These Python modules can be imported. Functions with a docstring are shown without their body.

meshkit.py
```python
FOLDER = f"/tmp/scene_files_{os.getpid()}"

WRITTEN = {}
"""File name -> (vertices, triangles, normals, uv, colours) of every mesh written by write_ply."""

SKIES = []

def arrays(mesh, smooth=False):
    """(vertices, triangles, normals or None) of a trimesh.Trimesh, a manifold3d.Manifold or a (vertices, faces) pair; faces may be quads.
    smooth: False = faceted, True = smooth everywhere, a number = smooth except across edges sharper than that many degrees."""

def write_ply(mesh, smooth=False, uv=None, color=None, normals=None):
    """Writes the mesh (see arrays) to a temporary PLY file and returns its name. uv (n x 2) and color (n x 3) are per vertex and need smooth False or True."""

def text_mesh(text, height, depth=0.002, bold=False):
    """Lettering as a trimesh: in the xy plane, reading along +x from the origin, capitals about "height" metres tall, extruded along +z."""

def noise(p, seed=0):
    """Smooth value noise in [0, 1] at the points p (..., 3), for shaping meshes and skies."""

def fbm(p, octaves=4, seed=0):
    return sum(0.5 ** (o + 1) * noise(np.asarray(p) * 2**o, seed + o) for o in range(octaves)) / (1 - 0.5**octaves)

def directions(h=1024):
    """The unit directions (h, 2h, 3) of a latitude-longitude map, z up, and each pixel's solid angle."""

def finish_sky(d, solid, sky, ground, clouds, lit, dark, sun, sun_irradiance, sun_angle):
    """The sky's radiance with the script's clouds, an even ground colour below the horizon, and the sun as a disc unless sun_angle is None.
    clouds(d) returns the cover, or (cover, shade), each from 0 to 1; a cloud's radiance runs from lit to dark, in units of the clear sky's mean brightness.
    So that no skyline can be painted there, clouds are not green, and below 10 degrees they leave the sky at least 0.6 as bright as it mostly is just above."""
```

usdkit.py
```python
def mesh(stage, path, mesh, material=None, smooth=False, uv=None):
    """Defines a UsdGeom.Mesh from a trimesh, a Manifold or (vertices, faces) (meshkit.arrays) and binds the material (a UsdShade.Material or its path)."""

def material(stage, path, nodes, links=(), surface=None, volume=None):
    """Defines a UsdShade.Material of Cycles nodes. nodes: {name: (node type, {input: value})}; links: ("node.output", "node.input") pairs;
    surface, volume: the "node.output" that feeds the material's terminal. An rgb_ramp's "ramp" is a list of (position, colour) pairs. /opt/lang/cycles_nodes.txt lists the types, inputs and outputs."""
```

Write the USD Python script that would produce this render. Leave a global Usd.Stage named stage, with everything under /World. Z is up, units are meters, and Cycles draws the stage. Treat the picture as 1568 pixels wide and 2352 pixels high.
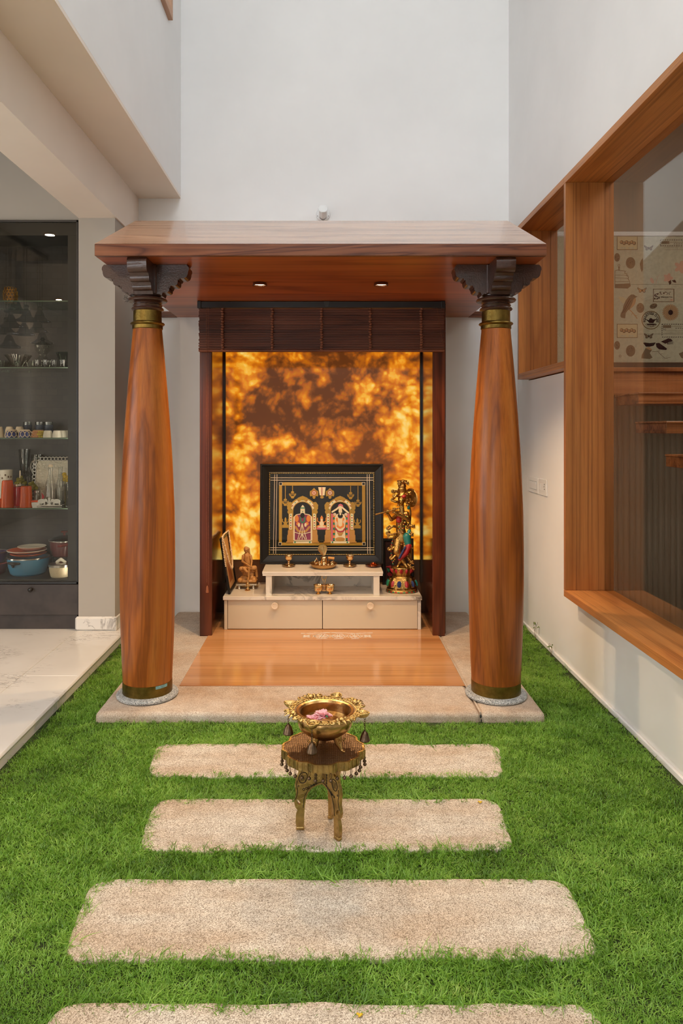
import math, random
import numpy as np, trimesh, manifold3d as m3
import shapely.geometry as sg
from shapely import affinity
from shapely.ops import unary_union
import usdkit, meshkit
from pxr import Usd, UsdGeom, UsdLux, UsdShade, Gf, Sdf, Vt

stage = Usd.Stage.CreateInMemory()
UsdGeom.SetStageUpAxis(stage, 'Z')
W0 = UsdGeom.Xform.Define(stage, '/World')
UsdGeom.Scope.Define(stage, '/World/Looks')
rng = random.Random(7)
PI = math.pi

# ------------------------------------------------------------------ camera
FPX, CX, CY, EYE = 1680.0, 750.0, 984.0, 1.445        # focal length and vanishing point in pixels, eye height above the lawn
cam = UsdGeom.Camera.Define(stage, '/World/camera')
cam.AddTranslateOp().Set(Gf.Vec3d(0, 0, EYE))
cam.AddRotateXOp().Set(90.0)
cam.CreateHorizontalApertureAttr(36.0)
cam.CreateVerticalApertureAttr(54.0)
cam.CreateFocalLengthAttr(36.0 * FPX / 1568)
cam.CreateHorizontalApertureOffsetAttr((784 - CX) / 1568 * 36.0)
cam.CreateVerticalApertureOffsetAttr(-(1176 - CY) / 1568 * 36.0)
cam.CreateClippingRangeAttr(Gf.Vec2f(0.05, 200))
cam.CreateExposureAttr(-1.42)

# ------------------------------------------------------------------ light
sky = UsdLux.DomeLight.Define(stage, '/World/sky')
sky.CreateIntensityAttr(4.0)
sky.CreateColorAttr(Gf.Vec3f(0.95, 0.98, 1.0))

def rect_light(name, loc, sx, sy, power, color, rot=(0, 0, 0)):
    l = UsdLux.RectLight.Define(stage, '/World/' + name)
    l.AddTranslateOp().Set(Gf.Vec3d(*loc))
    l.AddRotateXYZOp().Set(Gf.Vec3f(*rot))
    l.CreateWidthAttr(sx); l.CreateHeightAttr(sy)
    l.CreateNormalizeAttr(True)
    l.CreateIntensityAttr(power); l.CreateColorAttr(Gf.Vec3f(*color))
    return l

def spot_light(name, loc, r, power, color, angle):
    l = UsdLux.SphereLight.Define(stage, '/World/' + name)
    l.AddTranslateOp().Set(Gf.Vec3d(*loc))
    l.CreateRadiusAttr(r); l.CreateNormalizeAttr(True)
    l.CreateIntensityAttr(power); l.CreateColorAttr(Gf.Vec3f(*color))
    sh = UsdLux.ShapingAPI.Apply(l.GetPrim())
    sh.CreateShapingConeAngleAttr(angle); sh.CreateShapingConeSoftnessAttr(0.5)
    return l

WARM = (1.0, 0.68, 0.38)
rect_light('stair_ceiling_light', (2.75, 2.9, 3.9), 1.2, 2.4, 52, (1.0, 0.97, 0.92))  # unseen area light added to brighten the stair room

# ------------------------------------------------------------------ helpers: mesh
def at(px, py, d):
    """The point that the photograph shows at pixel (px, py) when it stands d metres into the picture."""
    return ((px - CX) * d / FPX, d, EYE - (py - CY) * d / FPX)

def X(px, d): return (px - CX) * d / FPX
def Z(py, d): return EYE - (py - CY) * d / FPX

def cat(*ms):
    out = []
    for m in ms:
        if isinstance(m, (list, tuple)):
            out += [cat(*m)] if len(m) else []
        elif m is not None:
            out.append(m)
    v, f, n = [], [], 0
    for m in out:
        v.append(np.asarray(m.vertices)); f.append(np.asarray(m.faces) + n); n += len(m.vertices)
    return trimesh.Trimesh(np.vstack(v), np.vstack(f), process=False)

def T(v, f):
    v = np.asarray(v, float); f = np.asarray(f, int)
    if f.shape[1] == 4:
        f = np.vstack([f[:, [0, 1, 2]], f[:, [0, 2, 3]]])
    return trimesh.Trimesh(v, f, process=False)

def box(x0, x1, y0, y1, z0, z1):
    v = [(x, y, z) for x in (x0, x1) for y in (y0, y1) for z in (z0, z1)]
    f = [(0, 1, 3, 2), (4, 6, 7, 5), (0, 4, 5, 1), (2, 3, 7, 6), (0, 2, 6, 4), (1, 5, 7, 3)]
    return T(v, f)

def cbox(x0, x1, y0, y1, z0, z1, c=0.003):
    """A box with chamfered edges."""
    c = min(c, (x1 - x0) * .4, (y1 - y0) * .4, (z1 - z0) * .4)
    p = []
    for x, sx in ((x0, 1), (x1, -1)):
        for y, sy in ((y0, 1), (y1, -1)):
            for z, sz in ((z0, 1), (z1, -1)):
                p += [(x, y + sy * c, z + sz * c), (x + sx * c, y, z + sz * c), (x + sx * c, y + sy * c, z)]
    return hull(p)

def hull(p):
    m = m3.Manifold.hull_points(np.asarray(p, float)).to_mesh()
    return trimesh.Trimesh(m.vert_properties[:, :3], m.tri_verts, process=False)

def man(m):
    mm = m.to_mesh()
    return trimesh.Trimesh(np.array(mm.vert_properties[:, :3]), np.array(mm.tri_verts), process=False)

def lathe(prof, n=40, c=(0, 0, 0), a0=0.0, a1=2 * PI, squash=1.0):
    """Revolves (radius, height) points, listed from the bottom up the outside, about the vertical through c."""
    full = abs(a1 - a0 - 2 * PI) < 1e-6
    k = n if full else n + 1
    a = a0 + (a1 - a0) * np.arange(k) / n
    pr = np.asarray(prof, float)
    v = np.stack([np.outer(pr[:, 0], np.cos(a)), np.outer(pr[:, 0], np.sin(a)) * squash, np.outer(pr[:, 1], np.ones(k))], -1).reshape(-1, 3) + np.asarray(c)
    f = []
    for i in range(len(pr) - 1):
        for j in range(n):
            j2 = (j + 1) % k
            f.append((i * k + j, i * k + j2, (i + 1) * k + j2, (i + 1) * k + j))
    return T(v, f)

def solid(m):
    return m

def ball(c, r, s=(1, 1, 1), sub=2):
    m = trimesh.creation.icosphere(sub, 1.0)
    return trimesh.Trimesh(m.vertices * r * np.asarray(s) + np.asarray(c), m.faces, process=False)

def tube(pts, r, n=8, closed=False, caps=True):
    p = np.asarray(pts, float); m = len(p)
    r = np.full(m, r) if np.ndim(r) == 0 else np.asarray(r, float)
    if closed:
        t = np.roll(p, -1, 0) - np.roll(p, 1, 0)
    else:
        t = np.gradient(p, axis=0)
    t /= np.maximum(np.linalg.norm(t, axis=1, keepdims=True), 1e-9)
    up = np.array([0, 0, 1.0]) if abs(t[0][2]) < .9 else np.array([1.0, 0, 0])
    u = np.cross(t[0], up); u /= np.linalg.norm(u)
    rings = []
    for i in range(m):
        u = u - t[i] * (u @ t[i]); u /= max(np.linalg.norm(u), 1e-9)
        w = np.cross(t[i], u)
        a = 2 * PI * np.arange(n) / n
        rings.append(p[i] + r[i] * (np.outer(np.cos(a), u) + np.outer(np.sin(a), w)))
    v = np.vstack(rings); f = []
    for i in range(m if closed else m - 1):
        i2 = (i + 1) % m
        for j in range(n):
            j2 = (j + 1) % n
            f.append((i * n + j, i * n + j2, i2 * n + j2, i2 * n + j))
    tri = [(a, b, c) for a, b, c, d in f] + [(a, c, d) for a, b, c, d in f]
    if caps and not closed:
        tri += [(0, j + 1, j) for j in range(1, n - 1)]
        b = (m - 1) * n
        tri += [(b, b + j, b + j + 1) for j in range(1, n - 1)]
    return T(v, tri)

def curve(pts, n=24, closed=False):
    """Catmull-Rom through pts."""
    p = np.asarray(pts, float); m = len(p); out = []
    segs = m if closed else m - 1
    for i in range(segs):
        g = (lambda k: p[k % m]) if closed else (lambda k: p[min(max(k, 0), m - 1)])
        a, b, c, d = g(i - 1), g(i), g(i + 1), g(i + 2)
        k = max(2, n // segs)
        for s in np.arange(k) / k:
            out.append(.5 * (2 * b + (c - a) * s + (2 * a - 5 * b + 4 * c - d) * s * s + (3 * b - a - 3 * c + d) * s ** 3))
    if not closed:
        out.append(p[-1])
    return np.array(out)

def ext(poly, a, b, plane='xz'):
    """Extrudes a shapely polygon. xz: faces the camera, from depth a to b; yz: along x; xy: along z."""
    ms = []
    for g in getattr(poly, 'geoms', [poly]):
        if g.is_empty or g.geom_type != 'Polygon' or g.area < 1e-9:
            continue
        m = trimesh.creation.extrude_polygon(g, b - a, engine='earcut')
        v = np.array(m.vertices)
        if plane == 'xz':
            v = np.stack([v[:, 0], b - v[:, 2], v[:, 1]], 1)
        elif plane == 'yz':
            v = np.stack([a + v[:, 2], v[:, 0], v[:, 1]], 1)
        else:
            v = v + (0, 0, a)
        ms.append(trimesh.Trimesh(v, m.faces, process=False))
    return cat(*ms)

def move(m, d=(0, 0, 0), rz=0.0, rx=0.0, ry=0.0, s=1.0, about=(0, 0, 0)):
    M = trimesh.transformations.euler_matrix(rx, ry, rz)[:3, :3]
    v = (np.asarray(m.vertices) - about) * s @ M.T + about + np.asarray(d)
    return trimesh.Trimesh(v, m.faces, process=False)

def bones(segs, length=0.006, rounds=8, extra=()):
    """One smooth surface from hulls of pairs of balls: ((p, r), (p, r)) or (p, q, r, s)."""
    parts = []
    for p, q, r, s in segs:
        a = m3.Manifold.sphere(1.0, 20).scale([r] * 3 if np.ndim(r) == 0 else list(r)).translate(list(map(float, p)))
        b = m3.Manifold.sphere(1.0, 20).scale([s] * 3 if np.ndim(s) == 0 else list(s)).translate(list(map(float, q)))
        parts.append(m3.Manifold.batch_hull([a, b]))
    u = m3.Manifold.batch_boolean(parts + list(extra), m3.OpType.Add).refine_to_length(length)
    t = man(u)
    t.merge_vertices()
    before = np.array(t.vertices)
    trimesh.smoothing.filter_taubin(t, lamb=.5, nu=.53, iterations=rounds)
    v = np.array(t.vertices)
    stray = np.linalg.norm(v - before, axis=1) > 1.5 * length
    v[stray] = before[stray]
    t = trimesh.Trimesh(v, t.faces, process=False)
    return t

# ------------------------------------------------------------------ helpers: scene
used, origin = {}, {}
def numbered(parent, name):
    k = used.get((parent, name), 0); used[(parent, name)] = k + 1
    return parent + '/' + (name if k == 0 else f'{name}_{k:03d}')

def keys(p, label=None, cat_=None, group=None, kind=None):
    for k, v in (('label', label), ('category', cat_), ('group', group), ('kind', kind)):
        if v:
            p.SetCustomDataByKey(k, v)

def thing(name, label, cat_, loc=(0, 0, 0), rz=0.0, group=None):
    path = numbered('/World', name)
    x = UsdGeom.Xform.Define(stage, path)
    x.AddTranslateOp().Set(Gf.Vec3d(*map(float, loc))); x.AddRotateZOp().Set(math.degrees(rz))
    origin[path] = np.asarray(loc, float)
    keys(x.GetPrim(), label, cat_, group)
    return path

def part(parent, name, mesh, mat, label=None, smooth=30, kind=None, local=False):
    path = numbered(parent, name)
    o = origin[parent]
    m = mesh if local else trimesh.Trimesh(np.asarray(mesh.vertices) - o, mesh.faces, process=False)
    g = usdkit.mesh(stage, path, m, mat, smooth=smooth)
    origin[path] = o
    keys(g.GetPrim(), label, None, None, kind)
    return path

def single(name, mesh, mat, label=None, cat_=None, group=None, kind=None, smooth=30, parent='/World'):
    path = numbered('/World', name)
    b = mesh.bounds
    o = np.array([(b[0][0] + b[1][0]) / 2, (b[0][1] + b[1][1]) / 2, b[0][2]])
    g = usdkit.mesh(stage, path, trimesh.Trimesh(np.asarray(mesh.vertices) - o, mesh.faces, process=False), mat, smooth=smooth)
    g.AddTranslateOp().Set(Gf.Vec3d(*map(float, o)))
    origin[path] = o
    keys(g.GetPrim(), label, cat_, group, kind)
    return path

def struct(name, mesh, mat, label=None, smooth=False, cat_=None):
    return single(name, mesh, mat, label, cat_, None, 'structure', smooth)

def dup(src, loc, rz=0.0, label=None, group=None, scale=None):
    name = src.rsplit('/', 1)[1]
    base = name.rsplit('_', 1)[0] if name[-3:].isdigit() else name
    path = numbered('/World', base)
    x = UsdGeom.Xform.Define(stage, path)
    p = x.GetPrim()
    p.GetReferences().AddInternalReference(src)
    x.ClearXformOpOrder()
    x.AddTranslateOp().Set(Gf.Vec3d(*map(float, loc))); x.AddRotateZOp().Set(math.degrees(rz))
    if scale:
        x.AddScaleOp().Set(Gf.Vec3f(*scale) if np.ndim(scale) else Gf.Vec3f(scale, scale, scale))
    p.SetInstanceable(True)
    keys(p, label, None, group)
    return path

# ------------------------------------------------------------------ materials
MATS = {}
def mat(name, nodes, links, surface):
    MATS[name] = usdkit.material(stage, '/World/Looks/' + name, nodes, links, surface=surface)
    return MATS[name]

def srgb(r, g, b):
    f = lambda c: (c / 255 / 12.92) if c / 255 <= .04045 else ((c / 255 + .055) / 1.055) ** 2.4
    return (f(r), f(g), f(b))

def plain(name, color, rough=.5, metallic=0., coat=0., bump=0., bscale=40., var=0., vscale=6., **kw):
    nodes = {'p': ('principled_bsdf', {'base_color': color, 'roughness': rough, 'metallic': metallic, 'coat_weight': coat, **kw})}
    links = []
    if bump or var:
        nodes['g'] = ('geometry', {})
    if var:
        c = np.array(color)
        nodes['n'] = ('noise_texture', {'scale': vscale, 'detail': 4.0, 'roughness': .6})
        nodes['r'] = ('rgb_ramp', {'ramp': [(.3, tuple(c * (1 - var))), (.7, tuple(np.minimum(c * (1 + var), 1)))]})
        links += [('g.position', 'n.vector'), ('n.fac', 'r.fac'), ('r.color', 'p.base_color')]
    if bump:
        nodes['bn'] = ('noise_texture', {'scale': bscale, 'detail': 5.0})
        nodes['b'] = ('bump', {'strength': bump, 'distance': .01})
        links += [('g.position', 'bn.vector'), ('bn.fac', 'b.height'), ('b.normal', 'p.normal')]
    return mat(name, nodes, links, 'p.BSDF')

def wood(name, dark, mid, light, axis='x', fine=1.0, rough=.4, coat=.0, swirl=.6, streak=1.0, bump=.12, lines=.55):
    """Grain runs along the axis: broad figure, dark growth lines and fine fibres."""
    k = {'x': 0, 'y': 1, 'z': 2}[axis]
    def sc(al, cr):
        s = [cr] * 3; s[k] = al; return tuple(s)
    nodes = {
        'g': ('geometry', {}),
        'm1': ('mapping', {'scale': sc(.45 * fine, 5.0 * fine)}),
        'n1': ('noise_texture', {'scale': 1.0, 'detail': 2.5, 'roughness': .5, 'distortion': swirl}),
        'wv': ('math', {'math_type': 'multiply', 'value2': 9.0 * streak}),
        'ws': ('math', {'math_type': 'pingpong', 'value2': 1.0}),
        'r1': ('rgb_ramp', {'ramp': [(0.0, dark), (.3, mid), (1.0, light)]}),
        'm2': ('mapping', {'scale': sc(3.0 * fine, 170.0 * fine)}),
        'n2': ('noise_texture', {'scale': 1.5, 'detail': 3.0, 'roughness': .7}),
        'r2': ('rgb_ramp', {'ramp': [(.3, (.78, .76, .74)), (.62, (1.04, 1.04, 1.04))]}),
        'm4': ('mapping', {'scale': sc(.30 * fine, 42.0 * fine)}),
        'n4': ('noise_texture', {'scale': 1.0, 'detail': 3.0, 'roughness': .6, 'distortion': swirl * .3}),
        'r4': ('rgb_ramp', {'ramp': [(.52, (1, 1, 1)), (.66, (1 - lines, 1 - lines * 1.08, 1 - lines * 1.15))]}),
        'n3': ('noise_texture', {'scale': .9, 'detail': 2.0}),
        'r3': ('rgb_ramp', {'ramp': [(.3, (.80, .80, .80)), (.7, (1.1, 1.09, 1.07))]}),
        'x1': ('mix_color', {'blend_type': 'multiply', 'fac': .8, 'use_clamp': False}),
        'x2': ('mix_color', {'blend_type': 'multiply', 'fac': 1.0, 'use_clamp': False}),
        'x3': ('mix_color', {'blend_type': 'multiply', 'fac': .8, 'use_clamp': False}),
        'b': ('bump', {'strength': bump, 'distance': .001}),
        'p': ('principled_bsdf', {'roughness': rough, 'coat_weight': coat, 'coat_roughness': .1, 'specular_ior_level': .35}),
    }
    links = [('g.position', 'm1.vector'), ('m1.vector', 'n1.vector'), ('n1.fac', 'wv.value1'), ('wv.value', 'ws.value1'), ('ws.value', 'r1.fac'),
             ('g.position', 'm2.vector'), ('m2.vector', 'n2.vector'), ('n2.fac', 'r2.fac'), ('m1.vector', 'n3.vector'), ('n3.fac', 'r3.fac'),
             ('g.position', 'm4.vector'), ('m4.vector', 'n4.vector'), ('n4.fac', 'r4.fac'),
             ('r1.color', 'x1.a'), ('r2.color', 'x1.b'), ('x1.result', 'x2.a'), ('r3.color', 'x2.b'), ('x2.result', 'x3.a'), ('r4.color', 'x3.b'), ('x3.result', 'p.base_color'),
             ('n2.fac', 'b.height'), ('b.normal', 'p.normal')]
    return mat(name, nodes, links, 'p.BSDF')

def granite(name, ramp, scale=260., blot=3.0, tint=(.8, .55, .35), tfac=.35, rough=.75, bump=.3, stretch=(1, 1, 1)):
    nodes = {
        'g': ('geometry', {}),
        'v': ('voronoi_texture', {'scale': scale}), 'vf': ('noise_texture', {'scale': scale * .9, 'detail': 3.0, 'roughness': .7}), 'vm': ('mix_color', {'fac': .5}),
        'bw': ('rgb_to_bw', {}),
        'r': ('rgb_ramp', {'ramp': ramp}),
        'm': ('mapping', {'scale': stretch}),
        'n': ('noise_texture', {'scale': blot, 'detail': 5.0, 'roughness': .6}),
        'rn': ('rgb_ramp', {'ramp': [(.35, (1, 1, 1)), (.7, tint)]}),
        'x': ('mix_color', {'blend_type': 'multiply', 'fac': tfac, 'use_clamp': False}),
        'n2': ('noise_texture', {'scale': 17.0, 'detail': 6.0, 'roughness': .7}),
        'r2': ('rgb_ramp', {'ramp': [(.3, (.7, .69, .68)), (.6, (1.05, 1.05, 1.05))]}),
        'x2': ('mix_color', {'blend_type': 'multiply', 'fac': .55, 'use_clamp': False}),
        'b': ('bump', {'strength': bump, 'distance': .004}),
        'p': ('principled_bsdf', {'roughness': rough}),
    }
    links = [('g.position', 'v.vector'), ('g.position', 'vf.vector'), ('v.color', 'vm.a'), ('vf.color', 'vm.b'), ('vm.result', 'bw.color'), ('bw.val', 'r.fac'), ('g.position', 'm.vector'), ('m.vector', 'n.vector'), ('n.fac', 'rn.fac'),
             ('r.color', 'x.a'), ('rn.color', 'x.b'), ('g.position', 'n2.vector'), ('n2.fac', 'r2.fac'), ('x.result', 'x2.a'), ('r2.color', 'x2.b'),
             ('x2.result', 'p.base_color'), ('bw.val', 'b.height'), ('b.normal', 'p.normal')]
    return mat(name, nodes, links, 'p.BSDF')

def marble(name, base, vein, sharp=.06, scale=2.2, rough=.18, stretch=(1, 1, 1), dist=2.0, vfac=.85, lo=.5):
    nodes = {
        'g': ('geometry', {}),
        'm': ('mapping', {'scale': stretch, 'rotation': (0, 0, .35)}),
        'n': ('noise_texture', {'scale': scale, 'detail': 7.0, 'roughness': .6, 'distortion': dist}),
        'a': ('math', {'math_type': 'subtract', 'value2': .5}),
        'ab': ('math', {'math_type': 'absolute'}),
        'r': ('rgb_ramp', {'ramp': [(0, (1, 1, 1)), (sharp, (0, 0, 0))]}),
        'k': ('noise_texture', {'scale': scale * .8, 'detail': 3.0}),
        'kr': ('rgb_ramp', {'ramp': [(lo, (0, 0, 0)), (lo + .15, (1, 1, 1))]}),
        'mm': ('mix_color', {'blend_type': 'multiply', 'fac': 1.0}),
        'bw': ('rgb_to_bw', {}),
        'fm': ('math', {'math_type': 'multiply', 'value2': vfac}),
        'c': ('mix_color', {'blend_type': 'mix', 'a': base, 'b': vein}),
        'n2': ('noise_texture', {'scale': 3.0, 'detail': 4.0}),
        'r2': ('rgb_ramp', {'ramp': [(.3, (.9, .89, .88)), (.7, (1, 1, 1))]}),
        'x': ('mix_color', {'blend_type': 'multiply', 'fac': .8}),
        'p': ('principled_bsdf', {'roughness': rough}),
    }
    links = [('g.position', 'm.vector'), ('m.vector', 'n.vector'), ('n.fac', 'a.value1'), ('a.value', 'ab.value1'), ('ab.value', 'r.fac'),
             ('g.position', 'k.vector'), ('k.fac', 'kr.fac'), ('r.color', 'mm.a'), ('kr.color', 'mm.b'), ('mm.result', 'bw.color'), ('bw.val', 'fm.value1'), ('fm.value', 'c.fac'),
             ('g.position', 'n2.vector'), ('n2.fac', 'r2.fac'), ('c.result', 'x.a'), ('r2.color', 'x.b'), ('x.result', 'p.base_color')]
    return mat(name, nodes, links, 'p.BSDF')

def pane(name, tint, spec=(1, 1, 1), f0=.04, rough=0.0, gain=.92):
    """Thin glass: see-through with a mirror share that grows towards grazing angles, alike from both sides."""
    return mat(name, {'t': ('transparent_bsdf', {'color': tint}), 'g': ('glossy_bsdf', {'color': spec, 'roughness': rough}),
                      'l': ('layer_weight', {'blend': .5}), 'q': ('math', {'math_type': 'power', 'value2': 5.0}), 'f': ('math', {'math_type': 'multiply_add', 'value2': gain, 'value3': f0}), 'x': ('mix_closure', {})},
               [('l.facing', 'q.value1'), ('q.value', 'f.value1'), ('f.value', 'x.fac'), ('t.BSDF', 'x.closure1'), ('g.BSDF', 'x.closure2')], 'x.closure')

plaster = plain('plaster', (.83, .825, .815), .9, bump=.05, bscale=30, var=.03, vscale=1.5)
plaster_shaded = plain('plaster_shaded', (.42, .382, .33), .9, bump=.05, bscale=30, var=.03, vscale=1.5)  # darker plaster copy: shade on pier and room wall put into the colour
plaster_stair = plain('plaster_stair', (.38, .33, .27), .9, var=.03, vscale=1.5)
plaster_warm_lit = plain('plaster_warm_lit', (.84, .755, .665), .9, bump=.05, bscale=30, var=.03, vscale=1.5)  # warm light on the beam and soffit painted into the plaster colour
rosewood_x = wood('rosewood_x', srgb(84, 44, 26), srgb(112, 62, 38), srgb(132, 80, 52), 'x', 1.0, .38, .12, 2.2, 1.6, lines=.5)
rosewood_z = wood('rosewood_z', srgb(70, 30, 14), srgb(86, 38, 18), srgb(100, 48, 24), 'z', 1.0, .3, .2, 1.0)
roof_wood = wood('roof_wood', srgb(170, 116, 84), srgb(200, 146, 112), srgb(216, 168, 134), 'x', 1.0, .3, 1.0, 1.4, 1.0, .05, lines=.3)
soffit_wood = wood('soffit_wood', srgb(142, 64, 24), srgb(166, 80, 34), srgb(178, 92, 42), 'x', .8, .35, .2, .6, lines=.35)
pillar_wood = wood('pillar_wood', srgb(128, 66, 20), srgb(158, 86, 28), srgb(172, 102, 40), 'z', .8, .36, .06, 3.0, .4, lines=.32)
dark_wood = plain('dark_wood', srgb(62, 36, 26), .3, coat=.4, bump=.18, bscale=120, var=.3, vscale=20)
teak_z = wood('teak_z', srgb(158, 94, 42), srgb(172, 106, 50), srgb(182, 116, 58), 'z', 1.6, .42, .08, .25, .6, lines=.42)
teak_y = wood('teak_y', srgb(166, 102, 50), srgb(184, 118, 60), srgb(196, 130, 70), 'y', 1.6, .42, .08, .25, .6, lines=.38)
slat_wood = wood('slat_wood', srgb(80, 42, 28), srgb(100, 54, 36), srgb(114, 66, 46), 'x', 1.0, .5, 0, .5)
mat_stone = wood('mat_stone', srgb(186, 124, 72), srgb(202, 142, 88), srgb(212, 156, 104), 'x', .30, .14, .3, .2, 1.0, .0, lines=.25)
granite_slab = granite('granite_slab', [(.2, srgb(112, 98, 88)), (.38, srgb(182, 164, 146)), (.58, srgb(206, 194, 178)), (.8, srgb(236, 230, 218))], 420, 2.5, srgb(214, 176, 136), .7, .7, .25)
granite_grey = granite('granite_grey', [(.28, srgb(40, 42, 44)), (.42, srgb(132, 134, 134)), (.56, srgb(186, 188, 186)), (.75, srgb(235, 235, 230))], 380, 3, srgb(220, 210, 200), .3, .7, .3)
step_stone = granite('step_stone', [(.2, srgb(92, 78, 66)), (.38, srgb(176, 162, 144)), (.56, srgb(222, 211, 194)), (.8, srgb(250, 245, 236))], 380, 2.2, srgb(210, 176, 138), .6, .85, .5, (1, 3, 1))
marble_floor = marble('marble_floor', (.80, .77, .72), (.20, .17, .15), .022, 4.0, .16, (2.0, 7, 1), .5, .85, .50)
marble_altar = marble('marble_altar', (.74, .66, .54), (.08, .06, .045), .05, 2.6, .2, (1, 1.3, 1), 1.6, .9, .50)
onyx_dark = plain('backsplash_stone', srgb(92, 62, 42), .3, var=.35, vscale=5)
brass = plain('brass', srgb(168, 130, 62), .3, 1.0, bump=.12, bscale=60, var=.25, vscale=14)
old_brass = plain('old_brass', srgb(120, 98, 48), .38, 1.0, bump=.15, bscale=80, var=.35, vscale=18)
black_metal = plain('black_metal', (.012, .012, .013), .4)
black_gloss = plain('black_gloss', (.010, .009, .008), .25)
white_plastic = plain('white_plastic', (.78, .78, .77), .35)
soil = plain('soil', srgb(50, 66, 22), 1.0, var=.5, vscale=30)
clear_pane = pane('window_pane', (.86, .84, .80), f0=.065)
smoked_pane = pane('smoked_pane', (.84, .83, .80), (1, 1, 1), .026)
laminate = plain('laminate', srgb(58, 50, 46), .45, var=.35, vscale=7)
lamp_glow = mat('lamp_glow', {'e': ('emission', {'color': (1.0, .70, .40), 'strength': 18.0})}, [], 'e.emission')

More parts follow.
